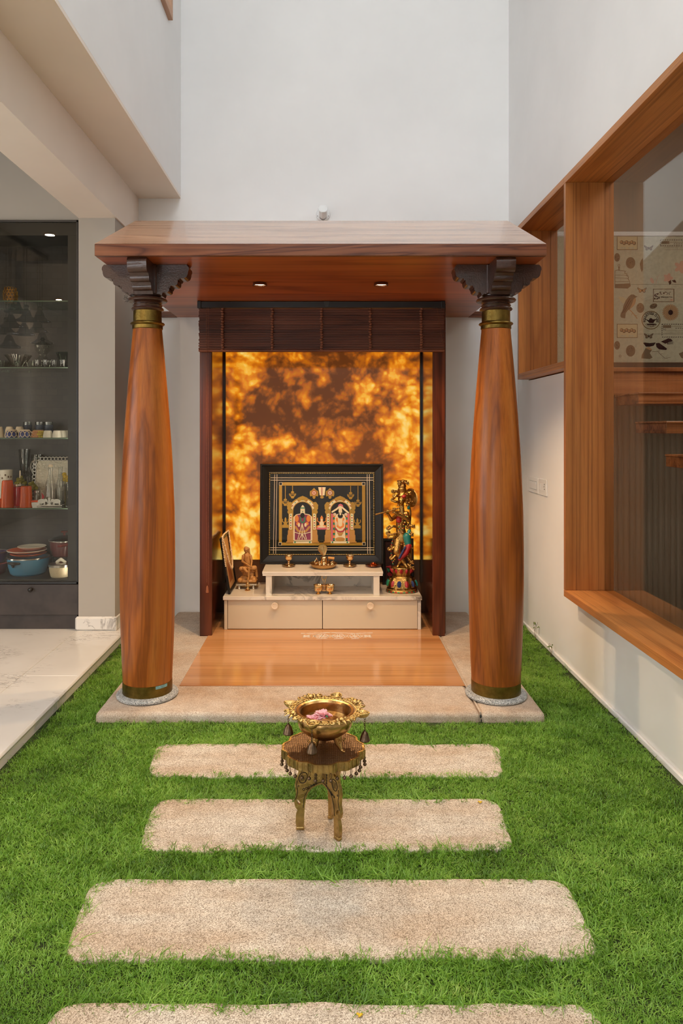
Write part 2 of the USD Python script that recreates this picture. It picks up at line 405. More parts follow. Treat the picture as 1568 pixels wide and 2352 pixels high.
def onyx_material():
    """Backlit onyx: cloudy nodules, banded edges, brown stains; the lamps behind it are strongest down both sides and along the foot."""
    def math_(t, **k): return ('math', {'math_type': t, **k})
    nodes = {
        'g': ('geometry', {}), 's': ('separate_xyz', {}),
        'w': ('noise_texture', {'scale': 2.4, 'detail': 2.0, 'roughness': .5}),
        'ws': ('vector_math', {'math_type': 'scale', 'scale': .22}),
        'wa': ('vector_math', {'math_type': 'add'}),
        'n': ('noise_texture', {'scale': 2.4, 'detail': 9.0, 'roughness': .6, 'distortion': .25}),
        'v': ('voronoi_texture', {'feature': 'smooth_f1', 'scale': 5.5, 'smoothness': .25, 'detail': 1.5, 'roughness': .55}),
        'v2': ('voronoi_texture', {'feature': 'smooth_f1', 'scale': 15.0, 'smoothness': .3, 'detail': 1.0}),
        'nf': ('noise_texture', {'scale': 34.0, 'detail': 5.0, 'roughness': .65}),
        'st': ('noise_texture', {'scale': 1.25, 'detail': 3.0}),
        'sr': ('map_range', {'range_type': 'smoothstep', 'from_min': .48, 'from_max': .66, 'to_min': .03, 'to_max': -.11}),
        'dx': math_('add', value2=.03), 'ax': math_('absolute'),
        'gx': ('map_range', {'range_type': 'smoothstep', 'from_min': .34, 'from_max': .60, 'to_min': -.04, 'to_max': .22}),
        'ex': ('map_range', {'range_type': 'smoothstep', 'from_min': .64, 'from_max': .745, 'to_min': 0., 'to_max': -.14}),
        'gz': ('map_range', {'range_type': 'smoothstep', 'from_min': .45, 'from_max': 1.35, 'to_min': .24, 'to_max': -.02}),
        'vm': math_('multiply_add', value2=-.75, value3=.30), 'vm2': math_('multiply_add', value2=-.48, value3=.16), 'nm': math_('multiply_add', value2=.34, value3=-.17), 'nc': math_('multiply_add', value2=1.5, value3=.19),
        **{f'a{i}': math_('add') for i in range(1, 9)},
        'r': ('rgb_ramp', {'ramp': [(.05, srgb(88, 46, 18)), (.20, srgb(126, 66, 22)), (.34, srgb(164, 86, 20)), (.48, srgb(208, 110, 14)), (.62, srgb(238, 142, 26)), (.78, srgb(253, 188, 62)), (.98, srgb(255, 226, 130))]}),
        'p': ('principled_bsdf', {'roughness': .06, 'emission_strength': 2.4, 'base_color': srgb(96, 56, 28), 'specular_ior_level': .28}),
    }
    chain = ['vm.value', 'vm2.value', 'nm.value', 'sr.result', 'gx.result', 'ex.result', 'gz.result']
    links = [('g.position', 'w.vector'), ('w.color', 'ws.vector1'), ('g.position', 'wa.vector1'), ('ws.vector', 'wa.vector2'), ('g.position', 's.vector'), ('g.position', 'st.vector'), ('st.fac', 'sr.value'),
             ('wa.vector', 'n.vector'), ('wa.vector', 'v.vector'), ('wa.vector', 'v2.vector'), ('g.position', 'nf.vector'),
             ('s.x', 'dx.value1'), ('dx.value', 'ax.value1'), ('ax.value', 'gx.value'), ('ax.value', 'ex.value'), ('s.z', 'gz.value'),
             ('v.distance', 'vm.value1'), ('v2.distance', 'vm2.value1'), ('nf.fac', 'nm.value1'), ('n.fac', 'nc.value1'), ('nc.value', 'a1.value1')]
    for i, c in enumerate(chain, 1):
        links.append((c, f'a{i}.value2'))
        if i < len(chain):
            links.append((f'a{i}.value', f'a{i + 1}.value1'))
    links += [(f'a{len(chain)}.value', 'r.fac'), ('r.color', 'p.emission_color')]
    nodes.pop('a8')
    return mat('onyx', nodes, links, 'p.BSDF')
onyx = onyx_material()

def grass_material():
    nodes = {
        'o': ('object_info', {}), 'g': ('geometry', {}),
        'n': ('noise_texture', {'scale': 3.0, 'detail': 4.0}),
        'a': ('math', {'math_type': 'multiply_add', 'value2': .45}),
        'k': ('math', {'math_type': 'multiply_add', 'value2': 1.1, 'value3': -.27}),
        'r': ('rgb_ramp', {'ramp': [(.15, srgb(84, 124, 30)), (.5, srgb(124, 172, 54)), (.8, srgb(160, 200, 86)), (1, srgb(190, 200, 118))]}),
        'p': ('principled_bsdf', {'roughness': .38, 'specular_ior_level': .6}),
        't': ('translucent_bsdf', {}),
        'x': ('mix_closure', {'fac': .35}),
    }
    links = [('g.position', 'n.vector'), ('n.fac', 'k.value1'), ('o.random', 'a.value1'), ('k.value', 'a.value3'), ('a.value', 'r.fac'),
             ('r.color', 'p.base_color'), ('r.color', 't.color'), ('p.BSDF', 'x.closure1'), ('t.BSDF', 'x.closure2')]
    return mat('grass_blade', nodes, links, 'x.closure')
grass_mat = grass_material()

# ------------------------------------------------------------------ the setting
DW, DF = 5.6, 3.6                 # back wall, front of platform and canopy
TOP = 7.6
# back wall of the court
struct('wall_back', cat(box(-1.70, 1.69, DW, DW + .2, -.1, 2.335), box(-1.70, 1.69, DW, DW + .2, 2.335, TOP)), plaster, 'tall white plastered wall behind the shrine')
# right wall: upper part stands a little proud of the lower, with an opening for the windows
WX, WU, WO = 1.46, 1.393, 1.66
struct('wall_right', cat(box(WU, WO, -4.5, DW, 2.91, TOP), box(WX, WO, -4.5, DW, -.1, .47), box(WX, WO, 4.26, DW, .47, 1.79),
                         box(WX, WO, 5.285, DW, 1.79, 2.91), box(WX, WO, -4.5, 1.75, .47, 2.91)), plaster, 'white right hand wall holding the teak framed windows')
struct('baseboard_right', cat(cbox(WX - .014, WX, -4.5, DW, -.02, .022, .004)), plaster, 'thin white skirting strip between lawn and right wall')
# left: void wall above, lower beam, pier, room wall
struct('trim_3', box(-1.440, -1.1175, -4.5, DW - .0005, 3.205, 3.225), plaster_warm_lit, 'cream painted soffit under the upper left wall')  # thin slab added to carry the warm-lit colour on the underside
struct('wall_left', box(-1.467, -1.117, -4.5, DW, 3.225, TOP), plaster, 'white upper wall over the open left side')
struct('trim_1', box(-1.703, -1.44, -4.5, 5.6, 2.89, 3.5), plaster_warm_lit, 'plastered beam along the left opening')
struct('wall_pier', box(-1.703, -1.452, 5.02, 5.6, -.1, 2.89), plaster_shaded, 'narrow plastered wall end beside the dark display cabinet')
struct('wall_room', cat(box(-4.6, -1.703, 5.055, 5.7, 2.885, 3.5), box(-4.6, -1.703, 5.5, 5.7, -.1, 2.89), box(-4.7, -4.6, -4.5, 5.7, -.1, .8), box(-4.7, -4.6, -4.5, 5.7, 2.5, 3.5), box(-4.7, -4.6, 3.2, 5.7, .8, 2.5), box(-4.7, -4.6, -4.5, -.2, .8, 2.5)), plaster_shaded, 'beige wall above the dark display cabinet')  # unseen opening in the far side wall added to let daylight in
struct('wall_front', cat(box(-4.7, 3.8, -4.7, -4.5, -.1, .3), box(-4.7, 3.8, -4.7, -4.5, 2.6, TOP), box(-1.9, 3.8, -4.7, -4.5, .3, 2.6)), plaster)  # unseen opening at the left added for daylight from behind the viewer
struct('ceiling_court', box(-1.467, WU + .3, 2.4, DW + .2, TOP, TOP + .15), plaster)  # unseen slab added to hold skylight off the back wall
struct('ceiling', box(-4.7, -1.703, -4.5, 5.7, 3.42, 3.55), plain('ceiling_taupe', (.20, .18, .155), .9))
sk = cat(cbox(-1.722, -1.436, 5.0, 5.03, .06, .155, .012), cbox(-1.45, -1.436, 5.0, 5.6, .06, .155, .006))
struct('baseboard_left', sk, marble_floor, 'pale marble skirting around the foot of the wall end')
# stair room behind the windows
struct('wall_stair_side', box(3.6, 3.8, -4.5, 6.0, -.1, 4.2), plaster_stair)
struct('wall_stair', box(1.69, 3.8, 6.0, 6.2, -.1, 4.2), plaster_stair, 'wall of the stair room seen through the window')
struct('ceiling_stair', box(1.5, 3.8, -4.5, 6.2, 4.05, 4.2), plaster_shaded)
struct('floor_stair', box(WO, 3.6, -4.5, 6.0, -.1, .06), marble_floor)
# ground and marble floor
struct('ground', box(-1.40, WX, -4.5, DW, -.12, -.004), soil, 'dark soil under the lawn')
fl = struct('floor', box(-4.6, -1.40, -4.5, 5.5, -.12, .048), plain('grout', srgb(150, 140, 128), .8), 'white veined marble floor left of the lawn', cat_='floor')
ys = [-4.5, -3, -1.9, -.7, .5, 1.7, 2.9, 4.097, 5.5]
for x0, x1 in ((-4.6, -3.7), (-3.7, -2.7), (-2.7, -1.708), (-1.708, -1.388)):
    for y0, y1 in zip(ys[:-1], ys[1:]):
        part(fl, 'tile', cbox(x0 + .001, x1 - .001, y0 + .001, y1 - .001, .046, .06, .0015), marble_floor, smooth=False)
nose = cat(tube([(-1.392, -4.5, .048), (-1.392, 5.02, .048)], .0125, 12), box(-1.42, -1.387, -4.5, 5.02, -.06, .04))
part(fl, 'edge_nosing', nose, marble_floor, 'rounded marble edge above the grass')

# ------------------------------------------------------------------ lawn
def grass_blade(r, x, y, L, w, lean, az):
    n = 3
    pts = []
    for i in range(n + 1):
        t = i / n
        out = lean * L * t ** 1.7
        pts.append((x + math.cos(az) * out, y + math.sin(az) * out, L * (t - .25 * lean * t * t)))
    side = np.array([-math.sin(az), math.cos(az), 0])
    v, f = [], []
    for i, p in enumerate(pts):
        ww = w * (1 - (i / n) ** 1.6)
        if i < n:
            v += [np.array(p) - side * ww, np.array(p) + side * ww]
        else:
            v += [np.array(p)]
    for i in range(n - 1):
        f += [(2 * i, 2 * i + 1, 2 * i + 3), (2 * i, 2 * i + 3, 2 * i + 2)]
    f += [(2 * n - 2, 2 * n - 1, 2 * n)]
    return v, f

def tuft(seed, count, spread, l0, l1):
    r = random.Random(seed); V, Fc, n = [], [], 0
    for _ in range(count):
        a, d = r.uniform(0, 2 * PI), spread * math.sqrt(r.random())
        v, f = grass_blade(r, d * math.cos(a), d * math.sin(a), r.uniform(l0, l1), r.uniform(.0009, .0019), r.uniform(.4, 1.7), r.uniform(0, 2 * PI))
        V += v; Fc += [tuple(i + n for i in t) for t in f]; n += len(v)
    return T(V, Fc)

STONES = [((-.785, 3.337), (.786, 3.337), (.735, 3.02), (-.742, 3.02)), ((-.668, 2.842), (.665, 2.842), (.645, 2.492), (-.645, 2.492)),
          ((-.752, 2.336), (.762, 2.336), (.75, 1.985), (-.722, 1.978)), ((-.675, 1.832), (.672, 1.832), (.66, 1.47), (-.69, 1.47))]
def rough_outline(s, seed):
    p = sg.Polygon(s).buffer(-.06).buffer(.06, quad_segs=6).exterior
    c = p.centroid; out = []
    for k in range(150):
        q = p.interpolate(k / 150, normalized=True); w = np.array([q.x - c.x, q.y - c.y]); w /= np.linalg.norm(w)
        o = (meshkit.fbm(np.array([q.x * 9, q.y * 9, seed * 3.7]), 3, seed) - .5) * .026
        out.append((q.x + w[0] * o * .6, q.y + np.sign(w[1]) * o))
    return sg.Polygon(out).buffer(0)
stone_polys = [rough_outline(s, i) for i, s in enumerate(STONES)]
platform_poly = sg.box(-1.142, DF, 1.078, DW)
blocked = unary_union(stone_polys + [platform_poly])
blocked_in = unary_union([p.buffer(-.010) for p in stone_polys] + [platform_poly.buffer(.022)])

lawn = UsdGeom.PointInstancer.Define(stage, '/World/grass')
keys(lawn.GetPrim(), 'short green lawn grass growing around the stepping stones and up to the walls', 'grass', None, 'stuff')
protos = [tuft(1, 64, .034, .007, .018), tuft(2, 64, .034, .007, .015), tuft(3, 54, .034, .008, .020), tuft(4, 8, .03, .025, .05)]
for i, m in enumerate(protos):
    g = usdkit.mesh(stage, f'/World/grass/tuft_{i:03d}' if i else '/World/grass/tuft', m, grass_mat, smooth=False)
    lawn.GetPrototypesRel().AddTarget(g.GetPath())
pos, ori, scl, idx = [], [], [], []
r = random.Random(5)
import shapely
def put(x, y, k, s, tilt=.0, az=0.):
    q = Gf.Rotation(Gf.Vec3d(0, 0, 1), r.uniform(0, 360)).GetQuat()
    if tilt:
        q = Gf.Rotation(Gf.Vec3d(-math.sin(az), math.cos(az), 0), math.degrees(tilt)).GetQuat() * q
    pos.append((x, y, -.004)); scl.append((s, s, s * r.uniform(.85, 1.2))); idx.append(k)
    ori.append(Gf.Quath(q.GetReal(), *q.GetImaginary()))
step = .027
gx, gy = np.meshgrid(np.arange(-1.375, 1.45, step), np.arange(.9, 5.55, step))
gr = np.random.default_rng(3)
gx = gx + gr.uniform(-.016, .016, gx.shape); gy = gy + gr.uniform(-.016, .016, gy.shape)
ok = ~shapely.contains_xy(blocked_in, gx.ravel(), gy.ravel()) & (gx.ravel() > -1.345) & (gx.ravel() < 1.41)
for x, y in zip(gx.ravel()[ok], gy.ravel()[ok]):
    k = meshkit.noise(np.array([x * 4, y * 4, 0.]), 3)
    put(x, y, r.choice((0, 1, 2)), .8 + .5 * float(k), r.uniform(0, .3), r.uniform(0, 2 * PI))
for p in stone_polys:                                   # longer blades leaning over the stones' edges
    ring = p.exterior
    for s in np.arange(0, ring.length, .007):
        q = ring.interpolate(s); c = p.centroid
        dens = .25 + .75 * float(meshkit.noise(np.array([q.x * 7, q.y * 7, 2.]), 9))
        if r.random() < dens:
            a = math.atan2(c.y - q.y, c.x - q.x) + r.uniform(-.8, .8)
            o = r.uniform(-.012, .014 + .03 * dens)
            put(q.x + math.cos(a) * o, q.y + math.sin(a) * o, r.choice((3, 0, 1, 2, 2)), r.uniform(.7, 1.25), r.uniform(.1, .7), a)
for s in np.arange(3.5, 5.6, .02):                      # uneven taller grass beside the platform and walls
    for x in (1.405, 1.12, -1.18, -1.345):
        if r.random() < .35:
            put(x + r.uniform(-.02, .02), s, 3, r.uniform(.6, 1.1), r.uniform(0, .5), r.uniform(0, 2 * PI))
lawn.CreatePositionsAttr(Vt.Vec3fArray([Gf.Vec3f(*map(float, p)) for p in pos]))
lawn.CreateOrientationsAttr(Vt.QuathArray(ori))
lawn.CreateScalesAttr(Vt.Vec3fArray([Gf.Vec3f(*p) for p in scl]))
lawn.CreateProtoIndicesAttr(Vt.IntArray(idx))

# ------------------------------------------------------------------ stepping stones
def slab(poly, z0, z1, bev=.012, seed=0, n=3):
    rings = [(poly.buffer(-bev * (1 - math.cos(t))), z1 - bev * (1 - math.sin(t))) for t in np.linspace(0, PI / 2, n + 1)]
    rings = [(poly, z0)] + [(poly.buffer(-bev * (1 - math.cos(t))), z1 - bev + bev * math.sin(t)) for t in np.linspace(0, PI / 2, n + 1)]
    N = 160
    V = []
    for pl, z in rings:
        e = pl.exterior
        V.append([(*e.interpolate(k / N, normalized=True).coords[0], z) for k in range(N)])
    c = poly.centroid
    V = np.array(V).reshape(-1, 3); f = []
    for i in range(len(rings) - 1):
        for j in range(N):
            j2 = (j + 1) % N
            f.append((i * N + j, i * N + j2, (i + 1) * N + j2, (i + 1) * N + j))
    m = T(V, f)
    top = len(V) - N
    V = np.vstack([V, [(c.x, c.y, z1)]])
    f2 = np.vstack([m.faces, [(top + j, top + (j + 1) % N, len(V) - 1) for j in range(N)]])
    m = trimesh.Trimesh(V, f2, process=False)
    if m.volume < 0:
        m.invert()
    return m
for p, lab in zip(stone_polys, ('granite stepping stone nearest the shrine platform, its right end streaked with rust', 'granite stepping stone under the brass pedestal table',
                                'widest pale granite stepping stone, third from the shrine platform', 'granite stepping stone nearest the viewer, cut off by the foot of the picture')):
    single('stepping_stone', slab(p, -.06, .0085, .010), step_stone, lab, 'stepping stone', smooth=40)

# ------------------------------------------------------------------ granite platform and its floor panel
def rounded_slab(x0, x1, y0, y1, z0, z1, r):
    sph = m3.Manifold.sphere(r, 20)
    return man(m3.Manifold.batch_hull([sph.translate([x, y, z]) for x in (x0 + r, x1 - r) for y in (y0 + r, y1 - r) for z in (z0 + r, z1 - r)]))
pf = thing('granite_platform', 'rough granite platform with a rounded front edge carrying the wooden shrine', 'platform', (-.03, 4.6, 0))
jx = X(1104, 3.6)
part(pf, 'slab', rounded_slab(-1.142, jx - .001, DF, DW - .002, -.05, .045, .026), granite_slab, smooth=40)
part(pf, 'slab', rounded_slab(jx + .001, 1.078, DF, DW - .002, -.05, .045, .026), granite_slab, smooth=40)
part(pf, 'joint_filler', box(jx - .004, jx + .004, DF + .012, DW - .01, -.05, .0445), granite_slab)
part(pf, 'edge_chip', cat(ball((jx, DF + .004, .026), .006, (.8, .8, 1.6), 1), ball((jx + .002, DF + .002, .005), .005, (.6, .6, 2), 1)), black_metal, 'small dark crack in the front edge')
fp = thing('floor_panel', 'polished orange brown veneered panel laid in the platform before the altar', 'floor panel', (-.025, 4.75, .045))
part(fp, 'panel', cbox(-.80, .752, 3.973, 5.53, .0445, .049, .0015), mat_stone)

# chalk drawing on the panel
chalk = plain('chalk', (.80, .76, .68), .9)
rg = thing('rangoli', 'white chalk floor drawing of small flowers in a row before the altar cabinet', 'floor drawing', (.06, 4.95, .0485))
zc = .0497
def strokes(pls, w=.0022):
    return cat([ext(sg.LineString(p).buffer(w, quad_segs=3), zc - .0006, zc, 'xy') for p in pls])
def RX(px): return X(px, 4.95)
def RY(py): return 1.396 * FPX / (py - CY)
wav = [[(RX(691 + 165 * t), RY(1454 + 1.6 * math.sin(9 * t + ph)) ) for t in np.linspace(0, 1, 50)] for ph in (0, 2.0)]
part(rg, 'border_line', strokes(wav), chalk)
def petal_flower(cx, cy, a, b, n, ph=0.):
    out = []
    for k in range(n):
        t0 = 2 * PI * k / n + ph
        out.append([(cx + a * math.cos(t0 + d) * q, cy + b * math.sin(t0 + d) * q) for d, q in zip(np.linspace(-.45, .45, 9), np.array([0, .5, .8, .95, 1, .95, .8, .5, 0]))])
    return out
def ring(cx, cy, a, b, n=24): return [(cx + a * math.cos(t), cy + b * math.sin(t)) for t in np.linspace(0, 2 * PI, n)]
py0 = 1461.2
for px, a, n in ((739, 17, 6), (777, 15, 5), (814, 12, 4)):
    cx, cy = RX(px), RY(py0)
    A = a * 4.95 / FPX; B = abs(RY(py0 - 5) - cy) * .95
    fl_ = petal_flower(cx, cy, A, B, n, .3) + [ring(cx, cy, A * .97, B * .97)] + [[(cx - A * .7, cy - B * 1.25), (cx + A * .7, cy - B * 1.2)]]
    part(rg, 'flower_motif', strokes(fl_), chalk)
for px in (704, 843):
    cx, cy = RX(px), RY(py0)
    A = 9 * 4.95 / FPX; B = abs(RY(py0 - 3) - cy)
    part(rg, 'star_motif', strokes([[(cx - A, cy - B), (cx + A, cy + B)], [(cx - A, cy + B), (cx + A, cy - B)], [(cx - A, cy - B), (cx - A * .5, cy), (cx - A, cy + B), (cx, cy + B * .5), (cx + A, cy + B), (cx + A * .5, cy), (cx + A, cy - B), (cx, cy - B * .5), (cx - A, cy - B)]]), chalk)
for px in (721, 760, 796, 830):
    cx, cy = RX(px), RY(py0)
    part(rg, 'curl_motif', strokes([[(cx - .01, cy - .03), (cx, cy), (cx - .008, cy + .03)], [(cx + .01, cy + .03), (cx + .003, cy), (cx + .012, cy - .03)]], .0018), chalk)

# ------------------------------------------------------------------ canopy roof
ZS = 2.295
cn = thing('canopy_roof', 'low gabled rosewood canopy resting on two fat wooden pillars', 'canopy', (-.03, 4.6, ZS))
part(cn, 'fascia', cbox(-1.142, 1.082, DF, DF + .03, ZS, 2.353, .0015), rosewood_x)
part(cn, 'soffit', cbox(-1.142, 1.082, DF + .03, DW - .003, ZS, ZS + .02, .001), soffit_wood)
rp = sg.Polygon([(DF, 2.3535), (4.37, 2.686), (DW - .003, 2.42), (DW - .003, ZS + .021), (DF + .031, ZS + .021), (DF + .031, 2.3535)])
part(cn, 'roof_slope', ext(rp, -1.142, 1.082, 'yz'), roof_wood)
struct('trim_2', cat(cbox(-1.26, -1.143, DW - .03, DW, 2.292, 2.337, .002), cbox(1.083, 1.22, DW - .03, DW, 2.292, 2.337, .002)), rosewood_x, 'wooden ledger on the back wall at the canopy ends')

dl_ring = plain('downlight_ring', srgb(120, 80, 60), .25, .8)
def downlight(x, y, label):
    t = thing('downlight', label, 'ceiling light', (x, y, ZS), group=None)
    part(t, 'trim_ring', lathe([(.034, 0), (.040, -.004), (.043, -.014), (.040, -.016), (.036, -.014), (.033, 0)], 36, (x, y, ZS)), dl_ring)
    part(t, 'lens', lathe([(0, -.007), (.034, -.007), (.034, -.001), (0, -.001)], 32, (x, y, ZS)), lamp_glow)
    spot_light(t.rsplit('/', 1)[1].replace('downlight', 'downlight_beam'), (x, y, ZS - .03), .03, DOWN, WARM, 62)
DOWN = 62.0
downlight(-.39, 4.275, 'glowing recessed downlight on the left of the canopy soffit')
downlight(.318, 4.275, 'glowing recessed downlight on the right of the canopy soffit')

# ------------------------------------------------------------------ pillars
patina = plain('verdigris', srgb(120, 160, 158), .8, var=.3, vscale=60)
def pillar(cx, cy, label, left):
    t = thing('pillar', label, 'pillar', (cx, cy, .045))
    C = (cx, cy, 0)
    part(t, 'stone_base', lathe([(0, .044), (.148, .044), (.158, .050), (.160, .058), (.155, .066), (.145, .070), (.10, .071), (0, .071)], 64, C), granite_grey, 'round grey granite ring under the shaft')
    zs = lambda py: EYE - (py - CY) / 437.5
    prof = [(1560, 55.2), (1551, 55.7), (1493, 58.2), (1434, 60.3), (1356, 61.9), (1278, 62.2), (1178, 61), (1133, 59.2), (1058, 56.1), (983, 51.2), (908, 45.6), (833, 39.3), (758, 32.7), (740, 31.5)]
    p = curve([(r_ / 437.5, zs(y), 0) for y, r_ in prof], 70)[:, :2]
    part(t, 'shaft', lathe(p, 64, C), pillar_wood)
    b = part(t, 'base_band', lathe([(.1275, .067), (.1282, .070), (.1275, .076), (.1278, .128), (.1262, .1285)], 64, C), old_brass, 'plain brass band round the foot')
    if left:
        part(b, 'patina_patch', lathe([(.1283, .112), (.1286, .120), (.1283, .1275)], 10, C, math.radians(-58), math.radians(-26)), patina, 'bluish green patina on the brass')
    col = [(.0745, 1.963), (.0785, 1.966), (.0785, 1.983), (.084, 1.986), (.089, 1.991), (.086, 1.997), (.0765, 2.0), (.073, 2.004), (.0725, 2.058), (.074, 2.061)]
    part(t, 'collar_band', lathe(col, 64, C), old_brass, 'brass collar with a raised ring')
    nk = [(.072, 2.058), (.080, 2.062), (.085, 2.068), (.080, 2.076), (.072, 2.079), (.074, 2.084), (.077, 2.089), (.070, 2.094), (.073, 2.099), (.078, 2.103), (.098, 2.108), (.103, 2.115), (.099, 2.122), (.080, 2.128), (.064, 2.131), (.062, 2.134),
          (.070, 2.138), (.071, 2.143), (.064, 2.147), (.062, 2.150), (.069, 2.153), (.070, 2.158), (.064, 2.163), (.06, 2.166)]
    part(t, 'turned_neck', lathe(nk, 56, C), dark_wood)
    # four scalloped brackets and the block between them
    def arc(a, b, bulge, n=7):
        a, b = np.array(a), np.array(b); d = b - a; nrm = np.array([d[1], -d[0]]) / np.linalg.norm(d)
        if nrm[1] > 0: nrm = -nrm
        return [tuple(a + d * s + nrm * bulge * math.sin(PI * s)) for s in np.linspace(0, 1, n)]
    tipA, tipB, tipC, tipD = (.222, -.034), (.172, -.082), (.126, -.122), (.084, -.160)
    outl = [(0, 0), (.214, 0), (.224, -.012), (.226, -.024)] + arc(tipA, (.180, -.070), .016) + [tipB] + arc((.168, -.074), (.132, -.108), .018) + [tipC] + arc((.122, -.108), (.090, -.144), .018) + [tipD] + [(.072, -.152), (0, -.152)]
    poly = sg.Polygon(outl).buffer(0)
    zt = ZS - .001
    for k in range(4):
        w = ext(affinity.translate(poly, 0, zt), -.048, .048, 'xz')
        br = part(t, 'bracket', move(w, (cx, cy, 0), rz=k * PI / 2), dark_wood, smooth=35)
    part(t, 'bracket_core', cbox(cx - .060, cx + .060, cy - .060, cy + .060, 2.142, zt, .004), dark_wood)
    return t
pl = pillar(-.940, 3.84, 'fat tapering brown wood pillar, left of the shrine, with a green stained brass foot', True)
pillar(.888, 3.84, 'fat tapering brown wood pillar, right of the shrine, with a clean brass foot', False)
rr = random.Random(3)
wires = [tube(curve([(-.94 - .098, 3.84, 2.118), (-1.045 - rr.uniform(.0, .02), 3.83, 2.125 + rr.uniform(-.02, .02)), (-1.05 + rr.uniform(-.02, .015), 3.825 + rr.uniform(-.01, .01), 2.135 + rr.uniform(-.04, .02))], 8), .0007, 4) for _ in range(7)]
part(pl, 'loose_wire', cat(wires), black_metal, 'thin loose wire ends on the neck')

# ------------------------------------------------------------------ shrine niche
SL, SR, YF = -.853, .794, 4.94
gl = wood('glossy_side', srgb(50, 18, 8), srgb(78, 32, 16), srgb(98, 44, 24), 'z', 1.0, .16, .6, .8)
sh = thing('shrine_niche', 'dark rosewood shrine niche with two side walls in front of the glowing onyx', 'shrine', (-.03, 5.2, .045))
part(sh, 'side_wall', cbox(SL, SL + .08, YF, DW - .003, .0455, ZS - .001, .002), gl)
part(sh, 'side_wall', cbox(SR - .08, SR, YF, DW - .003, .0455, ZS - .001, .002), gl)
part(sh, 'front_trim', cbox(SL - .002, SL + .078, YF - .012, YF, .0455, ZS - .06, .002), rosewood_z)
part(sh, 'front_trim', cbox(SR - .078, SR + .002, YF - .012, YF, .0455, ZS - .06, .002), rosewood_z)
for k in range(10):
    y = YF + .03 + k * .063
    part(sh, 'reeded_batten', lathe([(.024, .05), (.024, ZS - .002)], 10, (SR - .006, y + .02, 0), -PI / 2, PI / 2), rosewood_z)
part(sh, 'backsplash', box(SL + .08, SR - .08, 5.545, DW - .003, .05, .452), onyx_dark, 'brown stone strip below the onyx')
for x in (SL + .082, SR - .082):
    part(sh, 'edge_strip', cbox(x - .01, x + .01, 5.495, 5.534, .285, ZS - .002, .002), black_gloss, 'black strip beside the onyx')
ox = single('onyx_panel', cbox(SL + .0815, SR - .0815, 5.5355, 5.56, .452, ZS - .002, .001), onyx, 'backlit slab of orange and honey onyx glowing at the back of the shrine', 'onyx panel', smooth=False)
# marks stuck on / mirrored by the polished slab
# ------------------------------------------------------------------ blind
bl = thing('bamboo_blind', 'dark brown slatted bamboo blind drawn up above the onyx', 'blind', (-.035, 4.90, 1.96))
part(bl, 'head_rail', cat(cbox(X(455, 4.9), X(1020, 4.9), 4.875, 4.915, 2.249, 2.293, .003)), black_metal)
for px in (459, 1016):
    part(bl, 'rail_cap', cbox(X(px, 4.9) - .013, X(px, 4.9) + .013, 4.868, 4.92, 2.246, 2.294, .003), black_metal)
part(bl, 'rail_bracket', ext(sg.Polygon([(-.018, 2.29), (.018, 2.29), (.011, 2.255), (-.011, 2.255)]), 4.866, 4.875, 'xz'), plain('rail_bracket_grey', (.03, .03, .03), .5))
ns = 34
sx0, sx1 = X(457, 4.9), X(1019.5, 4.9)
rs = random.Random(11)
for k in range(ns):
    z = 2.247 - k * (.279 / ns)
    dx = rs.uniform(-.003, .003); y = 4.895 + (.006 if k % 2 else -.002) + rs.uniform(-.002, .002)
    part(bl, 'slat', cbox(sx0 + dx, sx1 + dx, y - .004, y + .004, z - .0086, z, .0010), slat_wood, smooth=False)
part(bl, 'bottom_bar', cbox(sx0, sx1, 4.878, 4.915, 1.957, 1.972, .003), wood('blind_bar', srgb(90, 48, 30), srgb(116, 64, 40), srgb(132, 76, 50), 'x', 1, .5))
cordm = plain('blind_cord', srgb(120, 70, 46), .8, var=.3, vscale=80)
for px in (511, 625, 738, 850, 967):
    cx = X(px, 4.89); ms = []
    for k in range(17):
        z = 2.245 - k * .0172
        ms.append(ball((cx + rs.uniform(-.003, .003), 4.884, z), .01, (1.1, .8, .8), 1))
    ms.append(tube([(cx, 4.889, 2.25), (cx, 4.889, 1.955)], .006, 6))
    part(bl, 'ladder_cord', cat(ms), cordm)
pc = [tube([(X(px, 4.87), 4.868, 2.25), (X(px + .6, 4.87), 4.868, z)], .0013, 5) for px, z in ((474, .42), (478.5, .40))]
pull = part(bl, 'pull_cord', cat(pc), cordm)
part(pull, 'cord_weight', lathe([(0, 0), (.009, 0), (.010, .004), (.0065, .038), (.003, .046), (0, .047)], 14, (X(476, 4.87), 4.868, .352)), wood('cord_weight_wood', srgb(110, 56, 30), srgb(140, 78, 44), srgb(160, 96, 60), 'z', 1, .5), 'turned wooden weight on the pull cord')
part(bl, 'side_cord', cat(tube([(X(1003, 4.87), 4.87, 2.25), (X(1018, 4.87), 4.87, 1.985)], .001, 5)), cordm)

